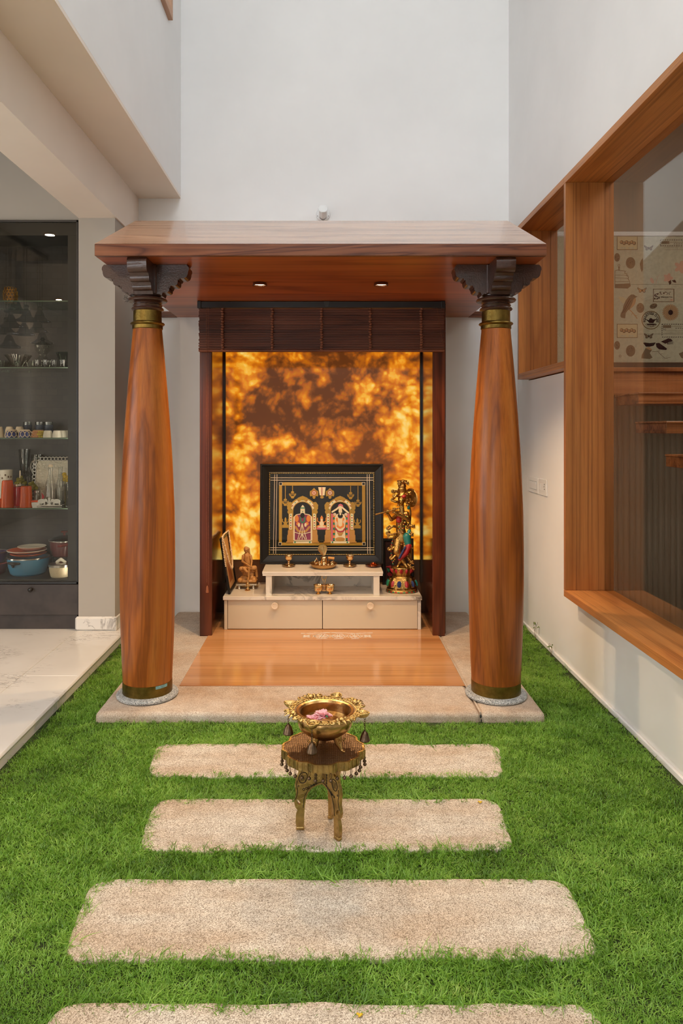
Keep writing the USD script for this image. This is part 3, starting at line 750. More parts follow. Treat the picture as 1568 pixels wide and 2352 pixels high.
# ------------------------------------------------------------------ altar cabinet and marble riser
cab_body = plain('cabinet_cream', srgb(206, 188, 158), .4)
ac = thing('altar_cabinet', 'low cream two drawer altar cabinet with a veined marble top', 'cabinet', (-.03, 5.3, .049))
part(ac, 'top', cbox(-.718, .660, 5.062, 5.54, .256, .281, .002), marble_altar, 'cream marble top with dark veins')
part(ac, 'side_panel', cbox(-.711, -.689, 5.075, 5.54, .0495, .2555, .001), cab_body)
part(ac, 'side_panel', cbox(.632, .654, 5.075, 5.54, .0495, .2555, .001), marble_altar)
part(ac, 'carcass', box(-.689, .632, 5.095, 5.54, .0495, .255), plain('carcass_brown', srgb(90, 56, 34), .6))
for x0, x1, kx in ((-.686, -.031, X(631, 5.07)), (-.027, .630, X(850, 5.07))):
    d = part(ac, 'drawer', cbox(x0, x1, 5.078, 5.094, .053, .2535, .0015), cab_body)
    kz = Z(1391.5, 5.06)
    k = lathe([(0, 0), (.009, 0), (.008, .012), (.012, .016), (.0225, .020), (.0245, .024), (.023, .028), (.018, .0285), (.015, .0265), (0, .0255)], 30)
    part(d, 'knob', move(k, (kx, 5.078, kz), rx=PI / 2), plain('knob_cream', srgb(222, 200, 170), .3) if 'knob_cream' not in MATS else MATS['knob_cream'], 'round dished cream knob')
mr = thing('marble_riser', 'small cream marble table standing on the altar cabinet', 'riser shelf', (-.03, 5.22, .281))
part(mr, 'upper_slab', cbox(-.448, .392, 5.082, 5.43, .434, .449, .0012), marble_altar)
part(mr, 'lower_slab', cbox(-.446, .390, 5.084, 5.428, .4195, .4335, .0012), marble_altar)
for x0 in (-.424, .326):
    part(mr, 'leg', cbox(x0, x0 + .042, 5.09, 5.42, .2812, .419, .001), marble_altar)
part(mr, 'back_board', box(-.382, .326, 5.405, 5.42, .2812, .419), marble_altar)

# ------------------------------------------------------------------ teak windows on the right
FX0, FX1 = 1.378, 1.656          # room side face and inner face of the box frame
def frame_window(name, y0, y1, z0, z1, bt, bs, n, label, near_post=True):
    w = thing(name, label, 'window', ((FX0 + FX1) / 2, (y0 + y1) / 2, z0))
    stage.GetPrimAtPath(w).SetCustomDataByKey('kind', 'structure')
    part(w, 'head_board', cbox(FX0, FX1, y0, y1, z1 - bt, z1, .0015), teak_y)
    part(w, 'sill_board', cbox(FX0, FX1, y0, y1, z0, z0 + bt, .0015), teak_y)
    part(w, 'jamb_board', cbox(FX0, FX1, y1 - bs, y1, z0 + bt, z1 - bt, .0015), teak_z)
    if near_post:
        part(w, 'jamb_board', cbox(FX0, FX1, y0, y0 + bs, z0 + bt, z1 - bt, .0015), teak_z)
    part(w, 'glass_pane', box(1.602, 1.606, y0, y1 - bs, z0 + bt, z1 - bt), clear_pane)
    return w
zt_ = 2.905
frame_window('window_1', 1.75, 4.254, .470, zt_, .040, .034, 1, 'large teak framed window in the right wall, looking onto the stair')
frame_window('window_2', 4.2545, 5.281, 1.797, zt_, .040, .030, 2, 'smaller teak framed window high in the right wall, beside the canopy', False)
# a window in the upper left wall, only its lower corner in view
w3 = thing('window_3', 'pale wooden window frame high in the upper left wall', 'window', (-1.117, 4.7, 4.30))
stage.GetPrimAtPath(w3).SetCustomDataByKey('kind', 'structure')
for nm, b in (('sill_board', (-1.16, -1.085, 4.1, 5.165, 4.325, 4.375)), ('jamb_board', (-1.16, -1.085, 5.125, 5.165, 4.3755, 5.3))):
    part(w3, nm, cbox(*b, .002), plain('pale_frame', srgb(190, 150, 122), .6) if 'pale_frame' not in MATS else MATS['pale_frame'])

# ================================================================== things on the altar
gold = plain('gilt', srgb(206, 150, 58), .3, 1.0, bump=.1, bscale=300)
bright_brass = plain('bright_brass', srgb(232, 196, 140), .18, 1.0)
copper = plain('copper', srgb(196, 104, 62), .18, 1.0)
silver = plain('silver', srgb(200, 196, 186), .25, 1.0)
cream_p = plain('paint_cream', srgb(222, 206, 166), .45)
magenta_p = plain('paint_magenta', srgb(128, 34, 72), .45)
pink_p = plain('paint_pink', srgb(200, 96, 112), .45)
green_p = plain('paint_green', srgb(30, 120, 82), .4)
teal_p = plain('paint_teal', srgb(28, 112, 104), .4)
red_p = plain('paint_red', srgb(158, 30, 34), .4)
blue_p = plain('paint_blue', srgb(30, 44, 92), .4)
orange_p = plain('paint_orange', srgb(216, 126, 38), .45)
black_p = plain('paint_black', (.009, .008, .007), .6, specular_ior_level=.2)
ivory_line = plain('ivory_line', srgb(206, 186, 158), .5)
frame_black = plain('frame_black', (.011, .010, .009), .38, specular_ior_level=.25)

def mitre_frame(w, h, prof):
    """Four mitred rails of a picture frame, local x right, z up, towards the viewer is -y. prof: (inset, rise)."""
    cs = [(-w / 2, 0, 1, 1), (w / 2, 0, -1, 1), (w / 2, h, -1, -1), (-w / 2, h, 1, -1)]
    out = []
    for k in range(4):
        a, b = cs[k], cs[(k + 1) % 4]
        V = [(c[0] + c[2] * i, -r_, c[1] + c[3] * i) for c in (a, b) for i, r_ in prof]
        n = len(prof); f = []
        for i in range(n):
            j = (i + 1) % n
            f.append((i, j, n + j, n + i))
        tri = [(0, i + 1, i) for i in range(1, n - 1)] + [(n, n + i, n + i + 1) for i in range(1, n - 1)]
        m = T(V, f); m = trimesh.Trimesh(m.vertices, np.vstack([m.faces, tri]), process=False)
        if m.volume < 0: m.invert()
        out.append(m)
    return out

# ---- the large framed relief picture
FD = 5.385
PS = FPX / 5.40
px0 = 738.5
L = (X(px0, FD), FD, .4492)
TILT = math.radians(-2.5)
def tl(m):                                    # local picture frame -> world
    return move(move(m, rx=TILT), L)
fw, fh = 282 / PS, 228.5 / PS
pic = thing('framed_picture', 'large black framed relief picture of two crowned deities under golden arches', 'framed picture', L)
prof = [(0, 0), (0, .026), (.004, .032), (.011, .032), (.015, .025), (.028, .023), (.060, .010), (.066, .013), (.071, .010), (.071, 0)]
for m in mitre_frame(fw, fh, prof):
    part(pic, 'frame_rail', tl(m), frame_black, smooth=20)
# twisted rope along the outer edge
tw = []
def rope(a, b, pitch=.0058, r_=.0034):
    a, b = np.array(a), np.array(b); n = int(np.linalg.norm(b - a) / pitch); d = (b - a) / np.linalg.norm(b - a)
    per = np.array([-d[2], 0, d[0]])
    return [hull([a + d * (i * pitch) + s * per * r_ + t * d * .0018 + np.array([0, q, 0]) + (d * .003 if s > 0 else 0) for s in (-1, 1) for t in (-1, 1) for q in (0, -.003)]) for i in range(n)]
o_ = .0075
tw = rope((-fw / 2 + o_, -.031, o_), (fw / 2 - o_, -.031, o_)) + rope((fw / 2 - o_, -.031, o_), (fw / 2 - o_, -.031, fh - o_)) + rope((fw / 2 - o_, -.031, fh - o_), (-fw / 2 + o_, -.031, fh - o_)) + rope((-fw / 2 + o_, -.031, fh - o_), (-fw / 2 + o_, -.031, o_))
part(pic, 'rope_trim', tl(cat(tw)), plain('rope_dark', srgb(44, 34, 24), .4), kind='stuff', smooth=False)
iw, ih = fw - .142, fh - .142
beads = []
bi = .069
for k in range(62):
    x = -fw / 2 + bi + (fw - 2 * bi) * k / 61
    beads += [ball((x, -.013, bi), .0043, sub=1), ball((x, -.013, fh - bi), .0043, sub=1)]
for k in range(1, 48):
    z = bi + (fh - 2 * bi) * k / 48
    beads += [ball((-fw / 2 + bi, -.013, z), .0043, sub=1), ball((fw / 2 - bi, -.013, z), .0043, sub=1)]
part(pic, 'bead_trim', tl(cat(beads)), plain('bead_gold', srgb(222, 186, 96), .3, .7), 'small golden beads around the opening', kind='stuff')
art = part(pic, 'mount_board', tl(box(-fw / 2 + .03, fw / 2 - .03, -.006, -.002, .03, fh - .03)), black_p, 'black mount with pale double lines')
def cu(cx): return (600 + cx / 5.227 - px0) / PS
def cw(cy): return (1294.5 - (1050 + cy / 5.227)) / PS
def P(*pts): return sg.Polygon([(cu(a), cw(b)) for a, b in pts]).buffer(0)
def R(a, b, c, d): return sg.box(cu(a), cw(d), cu(c), cw(b))
def E(cx, cy, rx, ry=None, n=12):
    k = 1 / 5.227 / PS
    return affinity.scale(sg.Point(cu(cx), cw(cy)).buffer(1, quad_segs=n // 2), rx * k, (ry or rx) * k)
def LN(pts, w): return sg.LineString([(cu(a), cw(b)) for a, b in pts]).buffer(w / 5.227 / PS / 2, quad_segs=3)
def U(*p): return unary_union(p)
def lay(name, poly, mat_, lv=1, label=None, par=None, kind=None):
    part(par or art, name, tl(ext(poly, -.006 - .0011 * lv - .0012, -.006 - .0011 * (lv - 1), 'xz')), mat_, label, smooth=False, kind=kind)
for a, b in (((112, 252), (1345, 252)), ((112, 280), (1345, 280)), ((112, 1086), (1350, 1086)), ((112, 1113), (1350, 1113)), ((159, 212), (146, 1155)), ((187, 212), (174, 1155)), ((1269, 210), (1275, 1155)), ((1297, 210), (1302, 1155))):
    lay('mount_line', LN([a, b], 7), ivory_line)
inner = U(R(212, 305, 1246, 345), R(212, 1025, 1246, 1060), R(212, 305, 248, 1060), R(1208, 305, 1246, 1060))
lay('gilt_slip', inner, gold, 1, 'narrow gilt slip frame')
for a, b in ((212, 305), (1206, 305), (206, 1022), (1210, 1022)):
    lay('corner_block', R(a, b, a + 40, b + 38), black_p, 2)
    lay('corner_line', R(a, b, a + 40, b + 38).difference(R(a + 5, b + 5, a + 35, b + 33)), ivory_line, 3)
def arch(cx):
    c = cx
    o1 = U(E(c, 650, 168, 162).intersection(R(c - 200, 450, c + 200, 650)), R(c - 168, 648, c - 112, 880), R(c + 112, 648, c + 168, 880))
    i1 = U(E(c, 650, 112, 108).intersection(R(c - 200, 450, c + 200, 652)), R(c - 112, 648, c + 112, 1060))
    ped = U(R(c - 176, 880, c - 110, 935), R(c + 110, 880, c + 176, 935), R(c - 184, 935, c - 110, 1012), R(c + 110, 935, c + 184, 1012), R(c - 196, 1012, c - 110, 1036), R(c + 110, 1012, c + 196, 1036))
    lay('arch', o1.difference(i1), gold, 1, 'golden arch of the shrine in relief')
    lay('arch_pedestal', ped, plain('gilt_matt', srgb(190, 136, 60), .5, .4) if 'gilt_matt' not in MATS else MATS['gilt_matt'], 1)
    band = E(c, 650, 152, 147).difference(E(c, 650, 122, 118)).intersection(R(c - 200, 400, c + 200, 640))
    band = U(band, R(c - 158, 680, c - 126, 870), R(c + 126, 680, c + 158, 870))
    lay('arch_inlay', band, cream_p, 2)
    lay('arch_finial', U(*[E(c + 22 * k, 512 - 10 * (abs(k) < 2) - 8 * (k == 0), 20, 26) for k in range(-2, 3)]), gold, 3)
    lay('arch_bracket', U(*[E(c + s * (150 + dx), y, 24, 24) for s in (-1, 1) for dx, y in ((0, 590), (12, 615), (-6, 640), (8, 660), (14, 585), (0, 565))]), gold, 3)
    g_ = []
    for t in np.linspace(.15, PI - .15, 9):
        g_.append((c + 137 * math.cos(t), 650 - 132 * math.sin(t)))
    gem = [E(x, y, 7, 7, 6) for x, y in g_[::2]] + [E(c + s * 142, y, 7, 7, 6) for s in (-1, 1) for y in (700, 760, 820)]
    lay('gem_row', U(*gem), green_p, 3, kind='stuff')
    lay('gem_row', U(*[E(x, y, 7, 7, 6) for x, y in g_[1::2]], *[E(c + s * 142, y, 8, 8, 6) for s in (-1, 1) for y in (730, 790, 850)]), red_p, 3, kind='stuff')
    lay('base_ledge', R(c - 112, 1008, c + 112, 1034), cream_p, 2)
    lay('gem_row', U(E(c - 90, 1021, 10, 10, 6), E(c + 86, 1021, 10, 10, 6)), green_p, 3, kind='stuff')
arch(495); arch(944)
# left figure: magenta robe
lay('robe', P((398, 1000), (408, 800), (392, 720), (420, 690), (495, 672), (575, 690), (602, 720), (590, 800), (598, 1000)), magenta_p, 1, 'magenta robe of the left figure')
lay('robe_border', U(R(384, 720, 402, 1000), R(592, 720, 610, 1000), LN([(398, 998), (600, 998)], 10), LN([(392, 722), (420, 694), (495, 680), (575, 694), (604, 722)], 10)), cream_p, 2)
lay('shoulder_ornament', U(E(425, 740, 24, 40), E(565, 740, 24, 40), E(440, 800, 20, 20), E(548, 800, 20, 20)), orange_p, 2)
lay('garland', LN([(412, 840), (440, 885), (490, 902), (540, 885), (576, 840)], 26), MATS['gilt_matt'], 3)
lay('fan_fold', U(*[LN([(490, 925 if abs(k) > 1 else 800), (490 + 52 * k, 985 if abs(k) < 2 else 900)], 8) for k in (-2, -1, 0, 1, 2)], LN([(455, 985), (490, 920), (525, 985)], 9)), cream_p, 4)
lay('necklace', LN([(468, 730), (474, 775), (494, 788), (516, 775), (522, 730)], 15), green_p, 3)
lay('face', E(494, 702, 25, 32), black_p, 4, 'dark face')
lay('crown', P((468, 676), (470, 612), (484, 590), (496, 576), (510, 590), (522, 612), (524, 676)), cream_p, 3)
lay('crown_band', U(R(468, 606, 524, 620), E(496, 655, 6)), green_p, 4)
lay('hand', U(E(452, 815, 14, 24), E(530, 815, 14, 24)), cream_p, 4)
# right figure: white robe
lay('robe', P((880, 1005), (890, 850), (872, 740), (900, 690), (945, 676), (992, 690), (1016, 740), (1002, 850), (1012, 1005)), cream_p, 1, 'cream robe of the right figure')
lay('side_drape', U(R(836, 680, 858, 1005), R(1034, 680, 1056, 1005)), pink_p, 1)
lay('side_ornament', U(*[R(x, y, x + 22, y + 34) for x in (860, 1012) for y in range(690, 1000, 62)]), orange_p, 2)
lay('side_ornament', U(*[R(x, y, x + 22, y + 22) for x in (860, 1012) for y in range(728, 990, 62)]), green_p, 2)
lay('garland', LN([(905, 740), (912, 830), (945, 850), (980, 830), (986, 740)], 22), orange_p, 3)
lay('garland', U(LN([(890, 858), (915, 890), (945, 896), (980, 890), (1002, 858)], 18)), red_p, 3)
lay('waist_ornament', U(P((905, 905), (985, 905), (960, 945), (930, 945)), E(944, 985, 58, 24), R(900, 985, 990, 1008)), MATS['gilt_matt'], 3)
lay('face', E(947, 706, 30, 28), black_p, 4, 'dark face')
lay('mark', R(937, 670, 957, 698), cream_p, 5)
lay('crown', P((926, 668), (928, 600), (945, 580), (964, 600), (970, 668)), cream_p, 3)
lay('crown_drape', U(LN([(930, 600), (905, 625), (850, 660)], 20), LN([(965, 600), (990, 625), (1042, 668)], 20)), cream_p, 2)
lay('crown_canopy', P((915, 610), (925, 575), (948, 562), (975, 575), (985, 610), (960, 588), (932, 588)), pink_p, 3)
lay('emblem', U(E(880, 688, 18), E(1014, 688, 18)), ivory_line, 3)
lay('hand', U(E(902, 800, 13, 26), E(990, 780, 12, 20)), ivory_line, 4)
# small figures and hangings
def small_deity(cx, y0, y1, m_, w_=56):
    h_ = y1 - y0
    lay('small_deity', U(P((cx - w_ * .25, y0 + h_ * .18), (cx, y0), (cx + w_ * .25, y0 + h_ * .18), (cx + w_ * .22, y0 + h_ * .35), (cx - w_ * .22, y0 + h_ * .35)), E(cx, y0 + h_ * .34, w_ * .24, h_ * .11), E(cx, y0 + h_ * .58, w_ * .42, h_ * .2), E(cx, y0 + h_ * .8, w_ * .85, h_ * .13), R(cx - w_ * .8, y0 + h_ * .86, cx + w_ * .8, y1),
                             LN([(cx - w_ * .4, y0 + h_ * .5), (cx - w_ * .72, y0 + h_ * .4), (cx - w_ * .7, y0 + h_ * .2)], 10), LN([(cx + w_ * .4, y0 + h_ * .5), (cx + w_ * .72, y0 + h_ * .4), (cx + w_ * .7, y0 + h_ * .2)], 10)), m_, 1)
small_deity(724, 700, 868, orange_p, 72)
lay('small_deity_cloth', U(E(724, 800, 26, 30), E(724, 838, 48, 12)), cream_p, 2)
lay('small_deity_petals', U(*[E(672 + 21 * k, 858, 11, 14) for k in range(6)]), pink_p, 2)
lay('small_deity_face', E(724, 756, 13, 15), cream_p, 2)
small_deity(290, 722, 850, gold, 50); small_deity(1152, 732, 857, gold, 50)
for cx, y, y0 in ((288, 545, 340), (374, 455, 345), (1071, 465, 350), (1159, 555, 352)):
    lay('hanging_lamp', U(LN([(cx, y0), (cx, y)], 8), E(cx, y - 30, 20, 14), LN([(cx - 36, y - 4), (cx - 24, y + 16), (cx, y + 20), (cx + 24, y + 16), (cx + 36, y - 4)], 12), E(cx, y + 32, 20, 12), *[E(cx + d, y - 6, 6, 12) for d in (-36, -18, 18, 36)]), gold, 1)
for cx, m_ in ((632, red_p), (823, magenta_p)):
    lay('emblem_frame', U(P((cx - 34, 470), (cx - 36, 410), (cx, 372), (cx + 36, 410), (cx + 34, 470)), E(cx - 40, 440, 12, 36), E(cx + 40, 440, 12, 36), E(cx, 480, 18, 24)), gold, 1)
    lay('emblem_disc', E(cx, 432, 30), m_, 2)
    lay('emblem_ring', U(E(cx, 432, 22).difference(E(cx, 432, 14)), E(cx, 432, 6)), cream_p, 3)
lay('vertical_mark', P((682, 364), (772, 364), (758, 462), (700, 462)), cream_p, 1)
lay('vertical_mark_stripe', R(722, 366, 731, 462), red_p, 2)
lay('vertical_mark_foot', U(E(727, 484, 22, 16), R(712, 462, 742, 490)), gold, 1)
part(pic, 'glass', tl(box(-fw / 2 + .068, fw / 2 - .068, -.0165, -.0155, .068, fh - .068)), pane('picture_glass', (.97, .97, .97), f0=.018))

# ---- garlanded photograph leaning on the left side wall
ga = thing('framed_photograph', 'dark framed portrait photograph leaning on the left side wall, hung with a string of pearls', 'framed photograph', (-.70, 5.30, .2812))
lean = math.atan2(.064, .39)
def gl_(m):         # local x along depth, z up, -y towards the room centre (+X)
    m = move(m, rx=-lean)
    return move(move(m, rz=PI / 2), (-.688, 5.305, .2822))
prof2 = [(0, 0), (0, .012), (.004, .016), (.014, .016), (.022, .010), (.022, 0)]
for m in mitre_frame(.365, .395, prof2):
    part(ga, 'frame_rail', gl_(m), frame_black)
photo_tan = plain('photo_tan', srgb(196, 150, 100), .4, var=.2, vscale=6)
ph = part(ga, 'photograph', gl_(box(-.17, .17, -.006, -.002, .015, .38)), photo_tan)
fig = unary_union([sg.Point(.0, .25).buffer(.035), sg.Polygon([(-.08, .06), (-.07, .19), (-.03, .225), (.03, .225), (.07, .19), (.08, .06)])])
part(ph, 'robed_figure', gl_(ext(fig, -.0072, -.0058, 'xz')), plain('photo_brown', srgb(150, 92, 54), .45), 'orange brown seated figure in the photograph')
pearl = plain('pearl', srgb(228, 200, 160), .2)
def strand(pts, n, r_):
    c = curve(pts, 120); seg = np.r_[0, np.cumsum(np.linalg.norm(np.diff(c, axis=0), axis=1))]
    return [ball([np.interp(s, seg, c[:, k]) for k in range(3)], r_ * (1.25 if i % 6 == 0 else 1), sub=1) for i, s in enumerate(np.linspace(0, seg[-1], n))]
b1 = strand([(-.165, -.020, .40), (-.13, -.024, .30), (-.07, -.026, .19), (.0, -.026, .145), (.07, -.026, .19), (.12, -.024, .30), (.16, -.02, .40)], 56, .0068)
b2 = strand([(-.165, -.02, .40), (-.187, -.018, .36), (-.192, -.016, .29), (-.19, -.014, .20)], 18, .0055)
b3 = strand([(-.165, -.02, .402), (0, -.012, .402), (.16, -.02, .402)], 26, .006)
part(ga, 'pearl_garland', gl_(cat(b1, b2, b3)), pearl, 'strings of pearls over the frame', kind='stuff')
part(ga, 'garland_tassel', gl_(cat(tube([(-.19, -.014, .20), (-.188, -.013, .16), (-.18, -.013, .13)], .002, 5))), silver)

# ---- seated stone statuette on a silver stool
clay = plain('ochre_stone', srgb(184, 132, 72), .5, bump=.3, bscale=90, var=.18, vscale=25)
SD = 5.335; S0 = X(480 + 697 / 7.84, SD)
def su(cx): return (cx - 697) / 7.84 * SD / FPX
def sw(cy): return (1048 - cy) / 7.84 * SD / FPX
stz = .281 + .0425
def SP(cx, cy, y=0.): return (S0 + su(cx), SD + y, stz + sw(cy))
stl = thing('footed_stool', 'low silver stool with round feet under the seated stone statuette', 'stool', (S0, SD, .281))
part(stl, 'stool_top', cbox(S0 - .083, S0 + .074, SD - .055, SD + .06, .308, .3225, .005), silver)
for sx in (-.058, .045):
    for sy in (-.04, .045):
        part(stl, 'foot', lathe([(0, 0), (.009, 0), (.011, .006), (.008, .012), (.011, .018), (.009, .0265), (0, .0265)], 14, (S0 + sx, SD + sy, .2815)), silver)
sd = thing('statuette', 'ochre stone statuette of a robed man seated on a rock with one leg crossed', 'statuette', (S0, SD, stz))
k_ = 7.84 * FPX / SD * 1.0
q = lambda p: p / 7.84 * SD / FPX
body = bones([
    (SP(676, 560), SP(690, 690), q(52), q(58)), (SP(690, 690), SP(685, 770), q(60), q(70)),
    (SP(625, 572), SP(740, 572), q(26), q(26)), (SP(672, 555), SP(668, 520), q(22), q(20)),
    (SP(617, 575, -.004), SP(602, 668, -.012), q(26), q(20)), (SP(602, 668, -.012), SP(735, 724, -.055), q(20), q(13)), (SP(735, 724, -.055), SP(752, 735, -.06), q(15), q(10)),
    (SP(748, 575, -.004), SP(772, 670, -.012), q(25), q(19)), (SP(772, 670, -.012), SP(770, 745, -.05), q(18), q(12)),
    (SP(645, 790), SP(735, 770, -.055), q(38), q(27)), (SP(735, 770, -.055), SP(722, 940, -.05), q(25), q(15)), (SP(722, 945, -.05), SP(718, 982, -.075), q(15), q(11)),
    (SP(740, 790), SP(640, 775, -.05), q(38), q(30)), (SP(640, 775, -.05), SP(700, 835, -.055), q(30), q(20)),
], .005, 6)
part(sd, 'body', body, clay)
head = bones([(SP(668, 462), SP(668, 492, -.004), (q(40), q(44), q(42)), (q(28), q(32), q(28)))], .003, 4)
hd = part(sd, 'head', cat(head, ball(SP(668, 485, -.022), q(8), (.8, 1.2, 1)), ball(SP(668, 507, -.017), q(10), (1.3, .8, .5))), clay)
part(hd, 'eye', cat(ball(SP(653, 470, -.0185), q(6), (1.4, .7, .8), 1), ball(SP(683, 470, -.0185), q(6), (1.4, .7, .8), 1)), plain('clay_dark', srgb(92, 58, 28), .6))
part(hd, 'head_cloth', bones([(SP(662, 440, .004), SP(706, 450, .004), q(36), q(26)), (SP(706, 450, .006), SP(722, 560, .012), q(24), q(20)), (SP(640, 452, .006), SP(640, 492, .008), q(20), q(12))], .005, 5), clay, 'cloth tied round the head and falling over one shoulder')
folds = [tube([SP(650 + 14 * i, 565 + 4 * i, -.022), SP(660 + 12 * i, 640, -.026), SP(690 + 6 * i, 700, -.026)], q(5), 6) for i in range(5)]
part(sd, 'robe_fold', cat(folds), clay)
seat_ = hull([SP(x, y, d) for x, y in ((528, 775), (545, 760), (860, 750), (868, 772), (560, 872), (790, 880)) for d in (-.02, .045)])
part(sd, 'seat', bones([(SP(580, 800, -.01), SP(820, 790, .0), q(40), q(44)), (SP(600, 845, .01), SP(790, 850, .02), q(36), q(36)), (SP(835, 800, .02), SP(850, 960, .03), q(24), q(24))], .006, 4), clay)
rk = [(SP(560 + 40 * i + rr.uniform(-6, 6), 985 + rr.uniform(-25, 20), rr.uniform(-.035, .02)), SP(570 + 40 * i, 1000, rr.uniform(-.02, .03)), q(rr.uniform(42, 56)), q(44)) for i in range(7)] + [(SP(560, 1020, -.02), SP(830, 1020, -.02), q(30), q(30)), (SP(560, 1015, .03), SP(830, 1015, .03), q(34), q(34)), (SP(640, 900, .02), SP(760, 910, .02), q(50), q(50))]
rm = bones(rk, .006, 3)
rm.vertices[:, 2] = np.maximum(rm.vertices[:, 2], stz + .0003)
part(sd, 'rock_base', rm, clay)
# ---- small brass idol in front of the stool
sx_, sy_ = X(568.6, 5.25), 5.25
id_ = thing('brass_idol', 'tiny brass idol standing before the silver stool', 'idol', (sx_, sy_, .281))
part(id_, 'base', lathe([(0, 0), (.020, 0), (.021, .004), (.014, .009), (.011, .013), (0, .013)], 24, (sx_, sy_, .2812)), bright_brass)
part(id_, 'figure', bones([((sx_, sy_, .297), (sx_, sy_, .318), .0105, .009), ((sx_, sy_, .318), (sx_, sy_, .330), .009, .010), ((sx_, sy_, .338), (sx_, sy_, .343), .006, .0065), ((sx_, sy_, .345), (sx_, sy_, .358), .0055, .002), ((sx_ - .009, sy_, .330), (sx_ - .013, sy_ - .004, .315), .004, .0035), ((sx_ + .009, sy_, .330), (sx_ + .013, sy_ - .004, .315), .004, .0035)], .004, 3), bright_brass)

# ---- goblet lamps on saucers
RT = .4492
def goblet(x, y, label, wick):
    t = thing('goblet_lamp', label, 'oil lamp', (x, y, RT), group=None)
    c = (x, y, RT)
    part(t, 'saucer', lathe([(0, .0005), (.030, .0005), (.034, .003), (.047, .010), (.049, .0125), (.046, .012), (.032, .005), (0, .004)], 40, c), bright_brass)
    part(t, 'stem', lathe([(0, .004), (.022, .005), (.018, .012), (.009, .019), (.007, .026), (.009, .032), (.0065, .040), (.010, .046)], 28, c), bright_brass)
    part(t, 'cup', lathe([(.004, .046), (.014, .047), (.023, .054), (.026, .064), (.0275, .076), (.031, .079), (.0275, .079), (.024, .066), (.014, .054), (0, .052)], 36, c), bright_brass)
    if wick:
        part(t, 'wick', tube([(x, y, RT + .055), (x, y, RT + .078), (x + .001, y, RT + .084)], .0035, 6), white_plastic, 'white cotton wick')
goblet(X(663, 5.27), 5.27, 'small brass goblet lamp on a saucer, left of the brass tray', False)
goblet(X(803, 5.27), 5.27, 'small brass goblet lamp with a white wick, right of the brass tray', True)

# ---- brass tray of small idols
tx, ty = X(742.5, 5.235), 5.235
tr = thing('brass_tray', 'round brass tray with sloping sides holding a group of tiny idols', 'tray', (tx, ty, RT))
part(tr, 'dish', lathe([(0, .006), (.070, .006), (.078, .0045), (.083, .006), (.098, .028), (.101, .031), (.099, .0325), (.095, .029), (.081, .010), (.07, .009), (0, .009)], 56, (tx, ty, RT)), plain('tray_brass', srgb(186, 148, 98), .25, 1.0))
for a in range(3):
    part(tr, 'foot', ball((tx + .07 * math.cos(a * 2.1 + 1.57), ty - .07 * math.sin(a * 2.1 + 1.57), RT + .0035), .0033, sub=1), bright_brass)
hz = RT + .0092
def TX(cx): return X(690 + cx / 14.25, 5.235)
def TZ(cy): return RT + (1303 - (1250 + cy / 14.25)) * 5.235 / FPX
nh = thing('serpent_idol', 'small brass idol backed by a fan shaped hood of serpents, tallest in the tray', 'idol', (TX(745), ty + .03, hz))
x0 = TX(765); yb = ty + .03
part(nh, 'throne', lathe([(0, 0), (.026, 0), (.026, .006), (.020, .012), (.022, .05), (.026, .056), (.022, .064), (0, .066)], 24, (x0, yb, hz)), bright_brass)
hx, hz0, hz1 = TX(720), TZ(365), TZ(120)
pts = [(hx + .014, hz0), (hx - .022, hz0 + .030), (hx - .032, hz0 + .045), (hx - .026, hz0 + .060), (hx - .010, hz0 + .072), (hx + .006, hz0 + .074), (hx + .022, hz0 + .066), (hx + .032, hz0 + .050), (hx + .028, hz0 + .030), (hx + .018, hz0)]
hd_ = part(nh, 'hood', ext(sg.Polygon(pts).buffer(.002), yb - .003, yb + .006, 'xz'), bright_brass)
part(hd_, 'serpent', cat(*[tube(curve([(x0 - .004 + .002 * k, yb - .004, hz0 - .004), (hx + .011 * k * .8, yb - .006, hz0 + .03), (hx + .0105 * k, yb - .007, hz0 + .064 - .0018 * k * k)], 10), [.0028] * 10 + [.0042]) for k in range(-3, 4)]), bright_brass)
